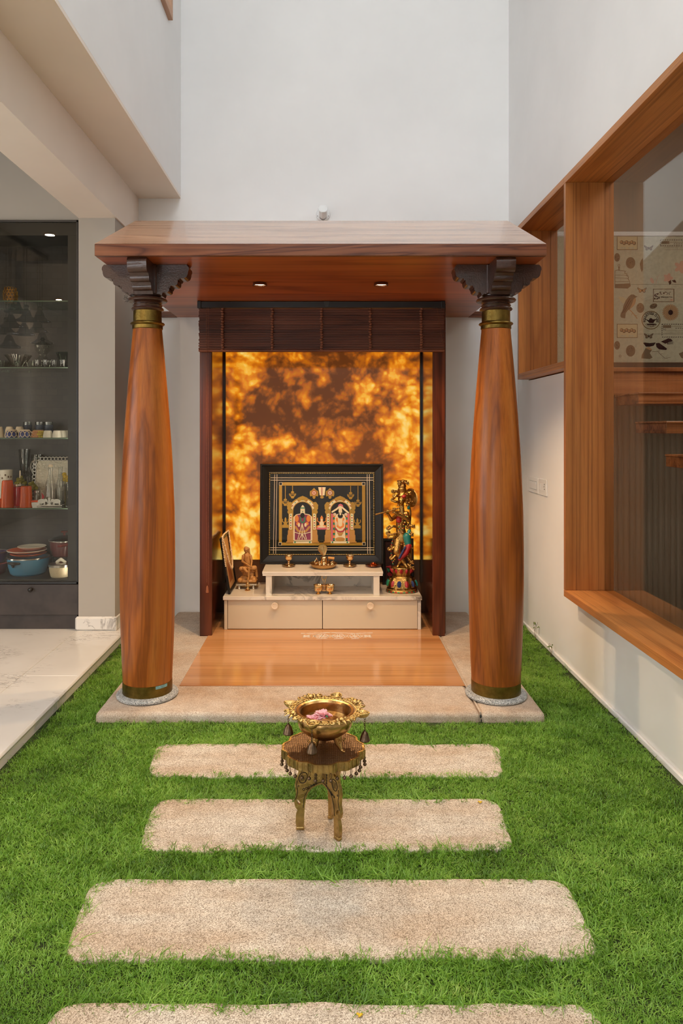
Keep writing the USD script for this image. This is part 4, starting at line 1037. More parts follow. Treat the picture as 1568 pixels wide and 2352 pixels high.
def idol(cx, cy0, cy1, dy, w_, label, kind_='idol', bell=False):
    x, y = TX(cx), ty + dy
    h_ = TZ(cy0) - hz + .004
    t = thing('tray_idol', label, kind_, (x, y, hz), group=None)
    if bell:
        part(t, 'body', cat(lathe([(0, 0), (w_, 0), (w_ * 1.02, h_ * .1), (w_ * .92, h_ * .42), (w_ * .3, h_ * .5), (0, h_ * .5)], 24, (x, y, hz)), tube(curve([(x - w_ * .8, y, hz + h_ * .45), (x - w_ * .5, y, hz + h_ * .68), (x, y, hz + h_ * .72), (x + w_ * .5, y, hz + h_ * .68), (x + w_ * .8, y, hz + h_ * .45)], 14), .002, 6), lathe([(0, h_ * .68), (w_ * .45, h_ * .72), (w_ * .5, h_ * .8), (w_ * .2, h_ * .88), (.0015, h_), (0, h_)], 16, (x, y, hz))), bright_brass)
        return
    part(t, 'base', lathe([(0, 0), (w_, 0), (w_ * 1.05, h_ * .08), (w_ * .8, h_ * .16), (0, h_ * .17)], 18, (x, y, hz)), bright_brass)
    z = lambda f: hz + h_ * f
    part(t, 'figure', bones([((x, y, z(.26)), (x, y, z(.5)), w_ * .55, w_ * .45), ((x, y, z(.68)), (x, y, z(.74)), w_ * .28, w_ * .26), ((x, y, z(.76)), (x, y, z(.95)), w_ * .24, w_ * .06),
                             ((x - w_ * .4, y, z(.55)), (x - w_ * .7, y - w_ * .3, z(.36)), w_ * .16, w_ * .14), ((x + w_ * .4, y, z(.55)), (x + w_ * .7, y - w_ * .3, z(.4)), w_ * .16, w_ * .14), ((x - w_ * .5, y - w_ * .3, z(.24)), (x + w_ * .5, y - w_ * .3, z(.24)), w_ * .26, w_ * .26)], w_ * .4, 3), bright_brass)
    part(t, 'halo', tube([(x + w_ * .62 * math.cos(a), y + w_ * .2, z(.55) + h_ * .32 * math.sin(a)) for a in np.linspace(-.5, PI + .5, 16)], w_ * .09, 6), bright_brass)
idol(522, 420, 700, -.02, .0165, 'little brass bell shaped lantern at the left edge of the tray', 'bell', True)
idol(640, 520, 700, -.03, .012, 'little brass idol between the lantern and the middle idol of the tray')
idol(775, 430, 720, -.045, .017, 'seated brass idol at the middle front of the tray')
idol(915, 600, 720, -.045, .013, 'smallest brass idol at the right front of the tray')
idol(1030, 530, 700, -.025, .015, 'brass idol at the right edge of the tray')
part(tr, 'roll', tube([(TX(900), ty + .045, hz + .052), (TX(1105), ty + .045, hz + .048)], .0095, 14), plain('roll_wood', srgb(196, 140, 70), .5), 'pale yellow roll lying across the back')
for q0 in (915, 1060):
    part(tr, 'roll_rest', box(TX(q0), TX(q0 + 20), ty + .042, ty + .048, hz - .001, hz + .042), bright_brass)

# ---- copper dish
cx_, cy_ = X(857, 5.27), 5.27
cd = thing('copper_dish', 'small copper dish with a domed centre at the right end of the riser', 'dish', (cx_, cy_, RT))
part(cd, 'dish', lathe([(0, .0005), (.034, .0005), (.050, .009), (.058, .012), (.055, .013), (.034, .005), (0, .004)], 40, (cx_, cy_, RT)), copper)
part(cd, 'dome', lathe([(.030, .004), (.028, .012), (.022, .018), (.015, .022), (.016, .027), (.012, .032), (0, .034)], 30, (cx_, cy_, RT)), copper)

# ---- double bowl stand under the riser
bx, by, bz = X(744, 5.14), 5.14, .2812
db = thing('twin_bowl_stand', 'brass stand of two small bowls with a ring handle, under the marble riser', 'bowl stand', (bx, by, bz))
for s in (-1, 1):
    b_ = part(db, 'bowl', lathe([(0, .001), (.015, .001), (.017, .004), (.008, .010), (.010, .014), (.027, .024), (.031, .040), (.030, .056), (.0345, .064), (.0355, .066), (.031, .065), (.027, .054), (.027, .040), (.018, .026), (0, .022)], 36, (bx + s * .0405, by, bz)), bright_brass)
for q0 in (.022, .056):
    part(db, 'cross_bar', box(bx - .012, bx + .012, by - .005, by + .005, bz + q0, bz + q0 + .005), bright_brass)
part(db, 'handle', cat(tube([(bx - .005, by, bz + .02), (bx - .004, by, bz + .07), (bx - .010, by, bz + .105)], .0022, 6), tube([(bx + .005, by, bz + .02), (bx + .004, by, bz + .07), (bx + .010, by, bz + .105)], .0022, 6), tube([(bx + .0155 * math.cos(a), by, bz + .118 + .0155 * math.sin(a)) for a in np.linspace(0, 2 * PI, 25)[:-1]], .0026, 7, True)), bright_brass)

# ---- second dark frame behind the flute player
f2 = thing('framed_print', 'small dark framed picture half hidden behind the flute player statue', 'framed picture', (.53, 5.47, .2812))
def f2_(m): return move(move(m, rx=math.radians(-6)), (.532, 5.455, .2822))
for m in mitre_frame(.235, .34, [(0, 0), (0, .014), (.004, .018), (.016, .018), (.024, .010), (.024, 0)]):
    part(f2, 'frame_rail', f2_(m), frame_black)
p2_ = part(f2, 'print', f2_(box(-.1, .1, -.006, -.002, .02, .32)), plain('print_dark', srgb(48, 22, 20), .4, var=.4, vscale=20))
part(p2_, 'red_flower', f2_(ext(unary_union([sg.Point(-.065, .075).buffer(.014), sg.Point(-.055, .07).buffer(.012), sg.Polygon([(-.085, .13), (-.05, .125), (-.055, .135)]).buffer(.003)]), -.0072, -.0058, 'xz')), red_p)
part(p2_, 'green_leaf', f2_(ext(unary_union([sg.Polygon([(-.07, .09), (-.08, .115), (-.06, .11)]).buffer(.003), sg.LineString([(-.065, .06), (-.062, .03)]).buffer(.002)]), -.0072, -.0058, 'xz')), green_p)

# ---- flute player statue
KD = 5.22; K0 = X(860 + 490 / 7.84, KD)
kq = lambda p: p / 7.84 * KD / FPX
kz0 = .2812
def KP(cx, cy, y=0.): return (K0 + kq(cx - 490), KD + y, kz0 + kq(2187 - cy))
antique = plain('antique_brass', srgb(178, 140, 78), .28, 1.0, bump=.4, bscale=140, var=.45, vscale=30)
kr = thing('flute_player_statue', 'tall ornate brass statue of a crowned flute player with coloured inlay on a lotus base', 'statue', (K0, KD, kz0))
kc = (K0, KD, kz0)
part(kr, 'plinth', lathe([(0, 0), (.108, 0), (.113, .006), (.113, .012), (.108, .018), (.109, .026), (.100, .032), (.096, .036), (0, .036)], 48, kc, squash=.72), antique)
for m_, off in ((red_p, 0), (green_p, 1)):
    part(kr, 'inlay_band', cat([lathe([(.1132, .005), (.1144, .009), (.1132, .013)], 2, kc, 2 * PI * (k * 2 + off) / 36, 2 * PI * (k * 2 + off + .8) / 36, squash=.72) for k in range(18)]), m_, kind='stuff')
def petal(a, r0, z0, r1, z1, w_, th):
    """A leaf shaped petal between two radii and heights."""
    n = 6; pts = []
    for i in range(n + 1):
        t = i / n; rad = r0 + (r1 - r0) * t + th * math.sin(PI * t) * .6; z = z0 + (z1 - z0) * t
        ww = w_ * math.sin(PI * (.18 + .62 * t)) ** .8
        for s, o in ((-1, 0), (0, th), (1, 0)):
            aa = a + s * ww / max(rad, .01)
            pts.append((K0 + (rad + o) * math.cos(aa), KD + (rad + o) * math.sin(aa) * .8, kz0 + z))
    f = []
    for i in range(n):
        for j in range(2):
            p0 = i * 3 + j
            f.append((p0, p0 + 1, p0 + 4, p0 + 3))
    return T(pts, f)
part(kr, 'lotus_core', lathe([(0, .034), (.098, .034), (.092, .05), (.080, .085), (.070, .108), (.062, .114), (.064, .122), (.070, .14), (.072, .155), (.070, .168), (.066, .176), (.055, .180), (0, .182)], 40, kc, squash=.8), antique)
cols_ = [red_p, blue_p, teal_p, red_p, green_p, teal_p, blue_p, red_p, teal_p, green_p, red_p, blue_p]
for k in range(12):
    a = 2 * PI * k / 12 - PI / 2 + .26
    part(kr, 'lotus_petal', petal(a, .083, .104, .106, .040, .026, .006), antique)
    part(kr, 'petal_inlay', petal(a, .092, .088, .106, .046, .015, .009), cols_[k])
    part(kr, 'upper_petal', petal(a + .13, .058, .118, .076, .172, .020, .006), antique)
    part(kr, 'petal_inlay', petal(a + .13, .066, .135, .077, .168, .011, .008), red_p)
fig_ = bones([
    (KP(500, 1250, 0), KP(465, 1060), kq(105), kq(82)), (KP(465, 1060), KP(485, 860), kq(82), kq(98)), (KP(425, 800), KP(575, 785), kq(46), kq(46)), (KP(492, 780), KP(490, 680), kq(50), kq(42)), (KP(490, 690), KP(486, 590), kq(42), kq(40)),
    (KP(555, 1250), KP(575, 1430, -.02), kq(92), kq(72)), (KP(575, 1430, -.02), KP(455, 1660, -.005), kq(66), kq(36)), (KP(455, 1670), KP(405, 1730, -.03), kq(32), kq(24)),
    (KP(430, 1250), KP(390, 1450, -.03), kq(88), kq(66)), (KP(390, 1450, -.03), KP(520, 1650, -.03), kq(62), kq(36)), (KP(520, 1660, -.03), KP(570, 1725, -.045), kq(32), kq(22)),
    (KP(570, 785), KP(600, 890, -.04), kq(44), kq(36)), (KP(600, 890, -.04), KP(335, 740, -.075), kq(36), kq(21)),
    (KP(425, 800), KP(292, 880, -.04), kq(42), kq(34)), (KP(292, 880, -.04), KP(215, 745, -.07), kq(32), kq(19)),
], .006, 5)
part(kr, 'body', fig_, antique)
hdk = part(kr, 'head', cat(bones([(KP(490, 520), KP(478, 590, -.010), (kq(74), kq(80), kq(84)), (kq(48), kq(54), kq(52))), (KP(500, 470), KP(500, 430), kq(66), kq(60))], .004, 3), ball(KP(462, 572, -.040), kq(15), (.8, 1.3, 1.4), 1), ball(KP(466, 618, -.036), kq(15), (1.2, .8, .5), 1)), plain('polished_brass', srgb(196, 148, 70), .22, 1.0))
part(hdk, 'eye', cat(ball(KP(440, 540, -.0355), kq(11), (1.3, .6, .6), 1), ball(KP(494, 540, -.037), kq(11), (1.3, .6, .6), 1)), black_p)
crown = [(0, 475), (78, 475), (88, 455), (80, 430), (70, 400), (78, 375), (84, 350), (72, 340), (66, 310), (76, 290), (68, 270), (62, 250), (76, 230), (92, 205), (88, 185), (40, 195), (0, 200)]
part(kr, 'crown', lathe([(kq(r_), kq(2187 - cy)) for r_, cy in crown], 28, (K0 + kq(5), KD, kz0)), antique)
part(kr, 'crown_finial', cat([ball(KP(495 + dx, cy, dy), kq(r_), sub=1) for dx, cy, r_, dy in ((-60, 215, 20, -.01), (-30, 205, 22, -.02), (70, 210, 20, -.01), (45, 195, 18, .01), (15, 185, 18, 0))]), antique)
for x, y, d, r_, sc_ in ((530, 215, -.022, 30, (1, .6, 1)), (520, 470, -.022, 40, (1.1, 1.3, .9)), (430, 885, -.034, 52, (1, .7, 1.2)), (400, 470, -.02, 16, (1, 1, 1))):
    part(kr, 'inlay', ball(KP(x, y, d), kq(r_), sc_, 2), red_p, 'red inlay')
part(kr, 'inlay', ball(KP(605, 670, -.02), kq(30), (.9, .6, 1.3), 2), teal_p, 'teal inlay on the shoulder')
part(kr, 'inlay', bones([(KP(570, 1190, -.025), KP(590, 1310, -.035), kq(76), kq(58)), (KP(620, 1090, -.02), KP(580, 1190, -.03), kq(32), kq(44))], .008, 2), teal_p, 'teal inlay on the hip')
part(kr, 'sash', bones([(KP(600, 1350, -.045), KP(545, 1470, -.05), kq(52), kq(56)), (KP(545, 1470, -.05), KP(440, 1580, -.05), kq(54), kq(34))], .007, 2), red_p, 'red cloth on the thigh')
part(kr, 'sash_stripe', cat([ball(KP(530 - 13 * i, 1360 + 24 * i, -.073), kq(20), (1, .6, 1), 1) for i in range(9)]), blue_p, 'row of blue inlay')
fa, fb = np.array(KP(0, 778, -.085)), np.array(KP(440, 672, -.045))
part(kr, 'flute', cat(tube([fa, fb], kq(14), 10), *[tube([fa + (fb - fa) * t, fa + (fb - fa) * (t + .02)], kq(17), 10) for t in (.02, .1, .18, .26, .34, .42)]), antique)
fing = []
for hx_, hy_, hd__ in ((215, 740, -.078), (330, 712, -.07)):
    for j in range(4):
        b0 = np.array(KP(hx_ + 12 * j - 16, hy_ + 6, hd__))
        fing.append(tube(curve([b0 + (0, .006, -.006), b0 + (0, -.008, .002), b0 + (0, -.010, .014 + .002 * (j % 2)), b0 + (0, -.002, .022)], 8), .0034, 6))
    fing.append(tube([np.array(KP(hx_ - 14, hy_ + 20, hd__)), np.array(KP(hx_ - 30, hy_ + 40, hd__ - .004))], [.004, .003], 6))
part(kr, 'finger', cat(fing), antique)
part(kr, 'halo', move(lathe([(0, -.004), (.062, -.004), (.068, 0), (.062, .004), (0, .004)], 30), KP(660, 505, .025), rx=PI / 2, rz=math.radians(-52)), antique, 'round halo disc behind the head')
part(kr, 'tree_support', cat(tube(curve([KP(640, 1740, .02), KP(660, 1500, .025), KP(640, 1250, .025), KP(640, 1000, .025), KP(650, 760, .02), KP(620, 620, .02)], 30), np.linspace(.012, .006, 31)[:len(curve([KP(0, 0)] * 6, 30))], 8)), antique)
scr = []
for p0, p1, bend in (((450, 430), (325, 370), -40), ((440, 560), (315, 520), 40), ((430, 470), (345, 450), -20), ((420, 1040), (235, 1030), -60), ((420, 1110), (230, 1120), 50), ((400, 1180), (250, 1180), 30), ((570, 1040), (700, 995), -50), ((570, 1110), (675, 1140), 40), ((560, 430), (640, 400), -30),
                     ((390, 1350), (255, 1400), 30), ((400, 1480), (290, 1560), 40), ((590, 1560), (680, 1640), 30), ((590, 1680), (690, 1740), 20), ((470, 200), (435, 230), -10), ((520, 200), (590, 225), 10)):
    a_, b_ = np.array(p0, float), np.array(p1, float); d_ = (b_ - a_) / np.linalg.norm(b_ - a_)
    pts_ = [KP(*(a_), -.02), KP(*((a_ + b_) / 2 + np.array([0, bend * .6])), -.035)]
    for q_ in np.linspace(0, 5.2, 9):
        r_ = 26 * (1 - q_ / 7.5)
        pts_.append(KP(b_[0] + r_ * math.cos(q_ + 1.2), b_[1] + r_ * math.sin(q_ + 1.2), -.035))
    cc_ = curve(pts_, 44)
    scr.append(tube(cc_, np.linspace(kq(24), kq(9), len(cc_)), 7))
part(kr, 'scroll_ornament', cat(scr), antique, 'curling leaves and sash ends', kind='stuff')
orn = []
ro = random.Random(21)
for cx, cy, sp, n in ((560, 930, 50, 14), (480, 1130, 80, 22), (540, 1500, 60, 10), (420, 1330, 50, 14), (500, 860, 60, 12), (560, 620, 40, 8), (420, 620, 30, 6), (350, 385, 22, 5), (340, 520, 22, 5), (600, 420, 40, 10), (640, 560, 40, 6), (262, 1030, 24, 6), (255, 1120, 24, 7), (680, 1005, 20, 5), (660, 1125, 20, 5), (300, 1380, 26, 8), (310, 1540, 24, 8), (360, 1600, 24, 6),
                       (520, 1310, 60, 9), (640, 1640, 50, 10), (600, 1580, 40, 6), (645, 1750, 30, 4), (650, 1380, 25, 6), (420, 760, 50, 8), (520, 1000, 60, 9), (400, 1180, 60, 10)):
    for _ in range(n):
        orn.append(ball(KP(cx + ro.gauss(0, sp * .5), cy + ro.gauss(0, sp * .5), ro.uniform(-.045, .015)), kq(ro.uniform(11, 24)), sub=1))
part(kr, 'ornament', cat(orn), antique, 'clustered flowers and beads', kind='stuff')
gl2 = []
for i, t in enumerate(np.linspace(0, 1, 34)):
    a = PI * t
    gl2.append((430 + 130 * t - 60 * math.sin(a) * (1 - t) , 790 + 330 * math.sin(a)))
for m_, o in ((red_p, 0), (antique, 1), (green_p, 2)):
    part(kr, 'garland', cat([ball(KP(x, y, -.034), kq(12), sub=1) for x, y in gl2[o::3]] + [ball(KP(330 - 40 * math.sin(t * 3), 1200 + 480 * t, -.03), kq(12), sub=1) for t in np.linspace(0, 1, 24)[o::3]]), m_)
ROOM = 20.0

# ================================================================== display cabinet on the left
CBK = 5.44
cab_in = mat('cabinet_back', {'g': ('geometry', {}), 'm': ('mapping', {'rotation': (PI / 2, 0, 0)}), 'b': ('brick_texture', {'scale': 7.0, 'color1': srgb(50, 43, 36), 'color2': srgb(38, 32, 27), 'mortar': srgb(32, 27, 23), 'mortar_size': .012, 'brick_width': .55, 'row_height': .32}),
                              'p': ('principled_bsdf', {'roughness': .35})}, [('g.position', 'm.vector'), ('m.vector', 'b.vector'), ('b.color', 'p.base_color')], 'p.BSDF')
cab_dark = plain('cabinet_dark', srgb(44, 42, 38), .4)
shelf_glass = pane('shelf_glass', (.78, .86, .80))
edge_green = plain('glass_edge', srgb(86, 104, 88), .2)
clear_glass = pane('clear_glass', (.86, .88, .87), f0=.07, rough=.03)
dc = thing('display_cabinet', 'tall dark display cabinet with a smoked glass door and grey stone look drawers', 'cabinet', (-2.4, 5.25, .06))
XR = -1.7045
part(dc, 'back_panel', box(-3.3, XR - .07, CBK, CBK + .02, .38, 2.878), cab_in)
part(dc, 'side_panel', box(XR - .07, XR, 5.045, 5.46, .16, 2.878), cab_dark)
part(dc, 'side_panel', box(-3.36, -3.3, 5.045, 5.46, .16, 2.878), cab_dark)
part(dc, 'top_panel', box(-3.3, XR - .07, 5.045, 5.46, 2.80, 2.878), cab_dark)
part(dc, 'bottom_panel', box(-3.3, XR - .07, 5.05, 5.46, .36, .405), cab_dark)
SHZ = [2.333, 1.871, 1.380, .892]
for z in SHZ:
    s_ = part(dc, 'glass_shelf', box(-3.298, XR - .072, 5.078, 5.438, z - .009, z), shelf_glass)
    part(s_, 'polished_edge', box(-3.298, XR - .072, 5.0755, 5.078, z - .009, z), edge_green)
for x0, x1 in ((-2.36, XR - .004), (-3.355, -2.366)):
    d = part(dc, 'glass_door', cbox(x0 + .01, x1 - .01, 5.033, 5.038, .388, 2.866, .001), smoked_pane, 'smoked glass door')
    for b in ((x0, x0 + .012, .376, 2.878), (x1 - .012, x1, .376, 2.878), (x0, x1, .376, .390), (x0, x1, 2.864, 2.878)):
        part(d, 'door_frame', cbox(b[0], b[1], 5.028, 5.044, b[2], b[3], .001), black_metal)
for x0, x1, kx in ((-2.36, XR - .002, X(70, 5.02)), (-3.355, -2.364, -2.9)):
    d = part(dc, 'drawer', cbox(x0, x1, 5.03, 5.05, .162, .372, .0015), laminate)
    part(d, 'knob', cat(ball((kx, 5.012, Z(1354.5, 5.02)), .016, (1, .8, 1)), lathe([(.006, 0), (.006, .014)], 12, (0, 0, 0)).apply_transform(trimesh.transformations.rotation_matrix(PI / 2, (1, 0, 0))).apply_translation((kx, 5.032, Z(1354.5, 5.02)))), black_gloss)
part(dc, 'plinth', cbox(-3.36, XR - .015, 5.05, 5.46, .0605, .160, .001), laminate)

for b in ((-3.30, XR - .0005, 5.0405, 5.0455, 2.775, 2.864), (XR - .079, XR - .0005, 5.0405, 5.0455, .39, 2.7745), (-2.385, -2.34, 5.0405, 5.0455, .39, 2.7745)):
    part(dc, 'inner_stile', cbox(*b, .0005), cab_dark)
added_strip_glow = mat('added_strip_glow', {'e': ('emission', {'color': (1.0, .9, .76), 'strength': 46.0})}, [], 'e.emission')  # glowing strips added out of sight behind the stiles to light the contents
part(dc, 'light_strip', box(XR - .0745, XR - .0705, 5.047, 5.060, .42, 2.30), added_strip_glow)
part(dc, 'light_strip', box(-2.372, -2.366, 5.047, 5.060, .42, 2.30), added_strip_glow)

# ------------------------------------------------------------------ what stands in it
china = plain('china', srgb(206, 200, 184), .3)
china2 = plain('china_cream', srgb(204, 186, 160), .35)
blue_glaze = plain('blue_glaze', srgb(34, 52, 120), .25)
def ware(name, label, cat_, px, d, zi, group=None):
    x = X(px, d)
    t = thing(name, label, cat_, (x, d, SHZ[zi] if zi < 4 else .405), group=group)
    return t, (x, d, (SHZ[zi] if zi < 4 else .405) + .0004)
def rows(prof, c, n=32, ribs=0, amp=.0, **k):
    m = lathe(prof, n, c, **k)
    if ribs:
        v = np.array(m.vertices) - c
        a = np.arctan2(v[:, 1], v[:, 0]); s = 1 + amp * np.cos(ribs * a)
        v[:, 0] *= s; v[:, 1] *= s
        m = trimesh.Trimesh(v + c, m.faces, process=False)
    return m
# top shelf: honeycomb gilt bowl and a little gilt cup
t, c = ware('gilt_bowl', 'gold honeycomb tea light bowl alone on the top shelf of the display cabinet', 'bowl', 24, 5.2, 0)
hx = []
for i in range(5):
    z = .012 + i * .022; rr_ = .048 * math.sqrt(max(.15, 1 - ((z - .056) / .075) ** 2))
    for k in range(13):
        a = 2 * PI * (k + .5 * (i % 2)) / 13
        cc = np.array([rr_ * math.cos(a), rr_ * math.sin(a), z]) + c
        u = np.array([-math.sin(a), math.cos(a), 0]); w = np.array([0, 0, 1.])
        hx.append(tube([cc + .0115 * (u * math.cos(b) + w * math.sin(b)) for b in np.arange(6) * PI / 3], .0016, 5, True))
part(t, 'lattice', cat(hx), gold, kind='stuff')
part(t, 'tea_light', lathe([(0, .0), (.018, .0), (.018, .012), (0, .012)], 16, c), gold)
t, c = ware('gilt_cup', 'small gold rimmed glass cup at the right of the top shelf', 'cup', 136, 5.2, 0)
part(t, 'cup', lathe([(0, .0), (.014, .0), (.004, .006), (.006, .014), (.016, .03)], 20, c), clear_glass)
part(t, 'rim', lathe([(.015, .029), (.0175, .0295), (.0165, .032), (.015, .031)], 20, c), gold)
# second shelf: glassware
t, c = ware('glass_bowl', 'ruffled cut glass bowl on the second shelf of the display cabinet', 'bowl', 42, 5.14, 1)
part(t, 'bowl', rows([(0, .002), (.03, .002), (.034, .012), (.06, .05), (.088, .088), (.084, .088), (.055, .052), (.028, .014), (0, .01)], c, 60, 9, .09), clear_glass)
part(t, 'cut_rib', cat([tube([np.array(c) + (r_ * math.cos(a), r_ * math.sin(a), z) for r_, z in ((.035, .012), (.062, .05), (.088, .086))], .003, 5) for a in np.linspace(0, 2 * PI, 19)[:-1]]), clear_glass, kind='stuff')
t, c = ware('glass_bowl', 'leaf edged cut glass bowl at the left edge of the glassware shelf', 'bowl', 6, 5.34, 1)
part(t, 'bowl', rows([(0, .002), (.03, .002), (.05, .03), (.075, .065), (.072, .066), (.04, .03), (0, .012)], c, 48, 7, .08), clear_glass)
part(t, 'handle', tube(curve([np.array(c) + (.06, 0, .05), np.array(c) + (.075, 0, .09), np.array(c) + (.05, 0, .1)], 10), .005, 6), clear_glass)
t, c = ware('glass_bowl', 'plain round glass bowl beside the stacked glass tumblers', 'bowl', 70, 5.33, 1)
part(t, 'bowl', lathe([(0, .001), (.02, .001), (.045, .03), (.055, .062), (.052, .062), (.04, .03), (0, .008)], 36, c), clear_glass)
t, c = ware('glass_jar', 'swirled glass hourglass jar with a domed lid behind the tumblers', 'jar', 98, 5.34, 1)
part(t, 'jar', rows([(0, .002), (.03, .002), (.055, .035), (.055, .065), (.03, .10), (.028, .112), (.05, .14), (.06, .175), (.058, .178)], c, 40, 12, .03), clear_glass)
part(t, 'lid', lathe([(.062, .176), (.058, .186), (.02, .205), (.012, .212), (.018, .225), (.008, .238), (0, .24)], 32, c), clear_glass)
for k, (px, d) in enumerate(((90, 5.12), (109, 5.12), (128, 5.12), (147, 5.12), (160, 5.19))):
    t, c = ware('glass_tumbler', ('leftmost', 'second from left', 'middle', 'fourth from left', 'rightmost')[k] + ' of five clear ribbed glass tumblers on the second shelf', 'glass', px, d, 1, 'ribbed glass tumblers on the second shelf')
    part(t, 'tumbler', rows([(0, .003), (.024, .003), (.029, .02), (.031, .052), (.0295, .052), (.027, .02), (.02, .007), (0, .007)], c, 48, 14, .035), clear_glass)
t, c = ware('teal_bowl', 'dark teal glass bowl behind the tumblers at the right of the glassware shelf', 'bowl', 150, 5.33, 1)
part(t, 'bowl', lathe([(0, .06), (.04, .06), (.055, .09), (.066, .125), (.063, .126), (.05, .09), (0, .07)], 36, c), pane('teal_glass', (.42, .58, .55), f0=.06, rough=.04))
part(t, 'foot', lathe([(.02, 0), (.03, 0), (.02, .03), (.02, .06)], 24, c), MATS['teal_glass'])
# third shelf: cups
def up_cup(name, label, px, d, r0, r1, h_, m_, group=None):
    t, c = ware(name, label, 'cup', px, d, 2, group)
    b = part(t, 'cup', lathe([(r0 - .003, .0), (r0, .001), (r0 * .98 + r1 * .02, h_ * .2), (r1 + (r0 - r1) * .45, h_ * .75), (r1, h_ * .97), (r1 - .003, h_), (0, h_ + .0005)], 36, c), m_)
    return t, b, c
for k, px in enumerate((-2, 22, 45)):
    up_cup('cream_cup', ('leftmost', 'middle', 'rightmost')[k] + ' of three plain cream upturned cups behind the blue patterned cups', px, 5.26, .034, .022, .078, china2, 'cream cups behind the blue patterned cups')
def lattice_cup(px, d, label):
    t, b, c = up_cup('patterned_cup', label, px, d, .0405, .030, .056, blue_glaze)
    bands = []
    for a in np.arange(8) * PI / 4:
        for s in (-1, 1):
            pts = []
            for u in np.linspace(0, 1, 9):
                h_ = .003 + .044 * u; rad = .0405 + (.0345 - .0405) * max(0, u - .2) + .0006
                an = a + s * (PI / 8) * (1 - math.cos(PI * 2 * abs(u - .5) )) * .5 * 2 * .5
                an = a + s * (PI / 8) * (math.sin(PI * u) ** .7)
                pts.append((c[0] + rad * math.cos(an), c[1] + rad * math.sin(an), c[2] + h_))
            bands.append(tube(pts, .0028, 5))
    part(b, 'lattice_band', cat(bands), china2, 'cream lattice over the blue', kind='stuff')
    part(b, 'foot_ring', lathe([(.0355, .047), (.0365, .05), (.031, .0555), (.028, .057)], 30, c), china2)
    part(t, 'handle', tube(curve([(c[0] + .034, d, c[2] + .046), (c[0] + .055, d, c[2] + .03), (c[0] + .052, d, c[2] + .018), (c[0] + .038, d, c[2] + .008)], 12), .004, 6), china2)
lattice_cup(27, 5.13, 'blue cup with a cream lattice, left one of the front pair on the cup shelf')
lattice_cup(57, 5.13, 'blue cup with a cream lattice, right one of the front pair, beside the dotted bowl')
t, b, c = up_cup('dotted_bowl', 'small round bowl dotted with peach and yellow discs on the cup shelf', 88, 5.16, .044, .034, .054, plain('dot_ground', srgb(168, 128, 74), .4))
for m_, o in ((plain('dot_peach', srgb(200, 140, 98), .4), 0), (plain('dot_yellow', srgb(196, 180, 60), .4), 1)):
    part(b, 'dot_row', cat([ball((c[0] + (.0425 - .004 * i) * math.cos(a), c[1] + (.0425 - .004 * i) * math.sin(a), c[2] + .008 + .0155 * i), .008, (1, 1, 1), 1) for i in range(3) for j, a in enumerate(np.linspace(0, 2 * PI, 19)[:-1] + .15 * i) if (math.cos(a + .2) > .45) == bool(o)]), m_, kind='stuff')
for k, (px, d) in enumerate(((110, 5.12), (131, 5.12), (143, 5.18), (150, 5.245), (156, 5.31), (161, 5.375))):
    t, b, c = up_cup('white_cup', ('leftmost and nearest', 'second', 'third', 'fourth', 'fifth', 'last and farthest')[k] + ' of six white embossed cups in a row beside the dotted bowl', px, d, .033, .024, .05, china, 'white embossed cups on the third shelf')
for k, (px, lab) in enumerate(((63, 'dark blue speckled glass behind the right patterned cup'), (91, 'dark blue speckled glass with a clear rim, behind the dotted bowl'), (112, 'dark blue speckled glass with a clear rim, rightmost of three'))):
    t, c = ware('blue_glass', lab, 'glass', px, 5.31, 2)
    part(t, 'glass', lathe([(0, .002), (.027, .002), (.031, .09), (.029, .09), (.026, .008), (0, .008)], 30, c), plain('navy_glass', srgb(42, 54, 74), .2, var=.6, vscale=180) if 'navy_glass' not in MATS else MATS['navy_glass'])
    part(t, 'clear_rim', lathe([(.0305, .09), (.0315, .112), (.030, .112), (.029, .09)], 30, c), clear_glass)
# fourth shelf
amber = mat('amber_glass', {'t': ('transparent_bsdf', {'color': (.80, .22, .04)}), 'd': ('principled_bsdf', {'base_color': srgb(206, 92, 30), 'roughness': .15}), 'x': ('mix_closure', {'fac': .6})}, [('t.BSDF', 'x.closure1'), ('d.BSDF', 'x.closure2')], 'x.closure')
for px, d, h_, lab in ((17, 5.12, .19, 'taller amber orange glass beside the flowered mug'), (60, 5.12, .15, 'shorter amber orange glass beside the red jar'), (-6, 5.13, .06, 'low amber glass at the left edge of the fourth shelf')):
    t, c = ware('amber_glass', lab, 'glass', px, d, 3)
    part(t, 'glass', lathe([(0, .001), (.042, .001), (.043, .012), (.037, h_ * .9), (.034, h_ * .985), (.028, h_), (0, h_)], 36, c), amber)
t, c = ware('red_jar', 'shiny red ribbed jar with a silver lid between the amber glasses', 'jar', 41, 5.2, 3)
part(t, 'jar', rows([(0, .001), (.04, .001), (.042, .01), (.042, .13), (.038, .14), (0, .141)], c, 40), plain('red_lacquer', srgb(176, 18, 30), .12, coat=1.0))
part(t, 'lid', lathe([(.0, .142), (.044, .142), (.045, .150), (.042, .156), (0, .157)], 36, c), silver)
part(t, 'paddle', box(c[0] - .01, c[0] - .002, 5.25, 5.254, c[2], c[2] + .25), china2)
t, c = ware('flowered_mug', 'tall white mug printed with small brown flowers at the left of the fourth shelf', 'mug', 12, 5.26, 3)
part(t, 'mug', lathe([(0, .001), (.046, .001), (.047, .01), (.050, .255), (.047, .256), (.044, .02), (0, .012)], 36, c), china)
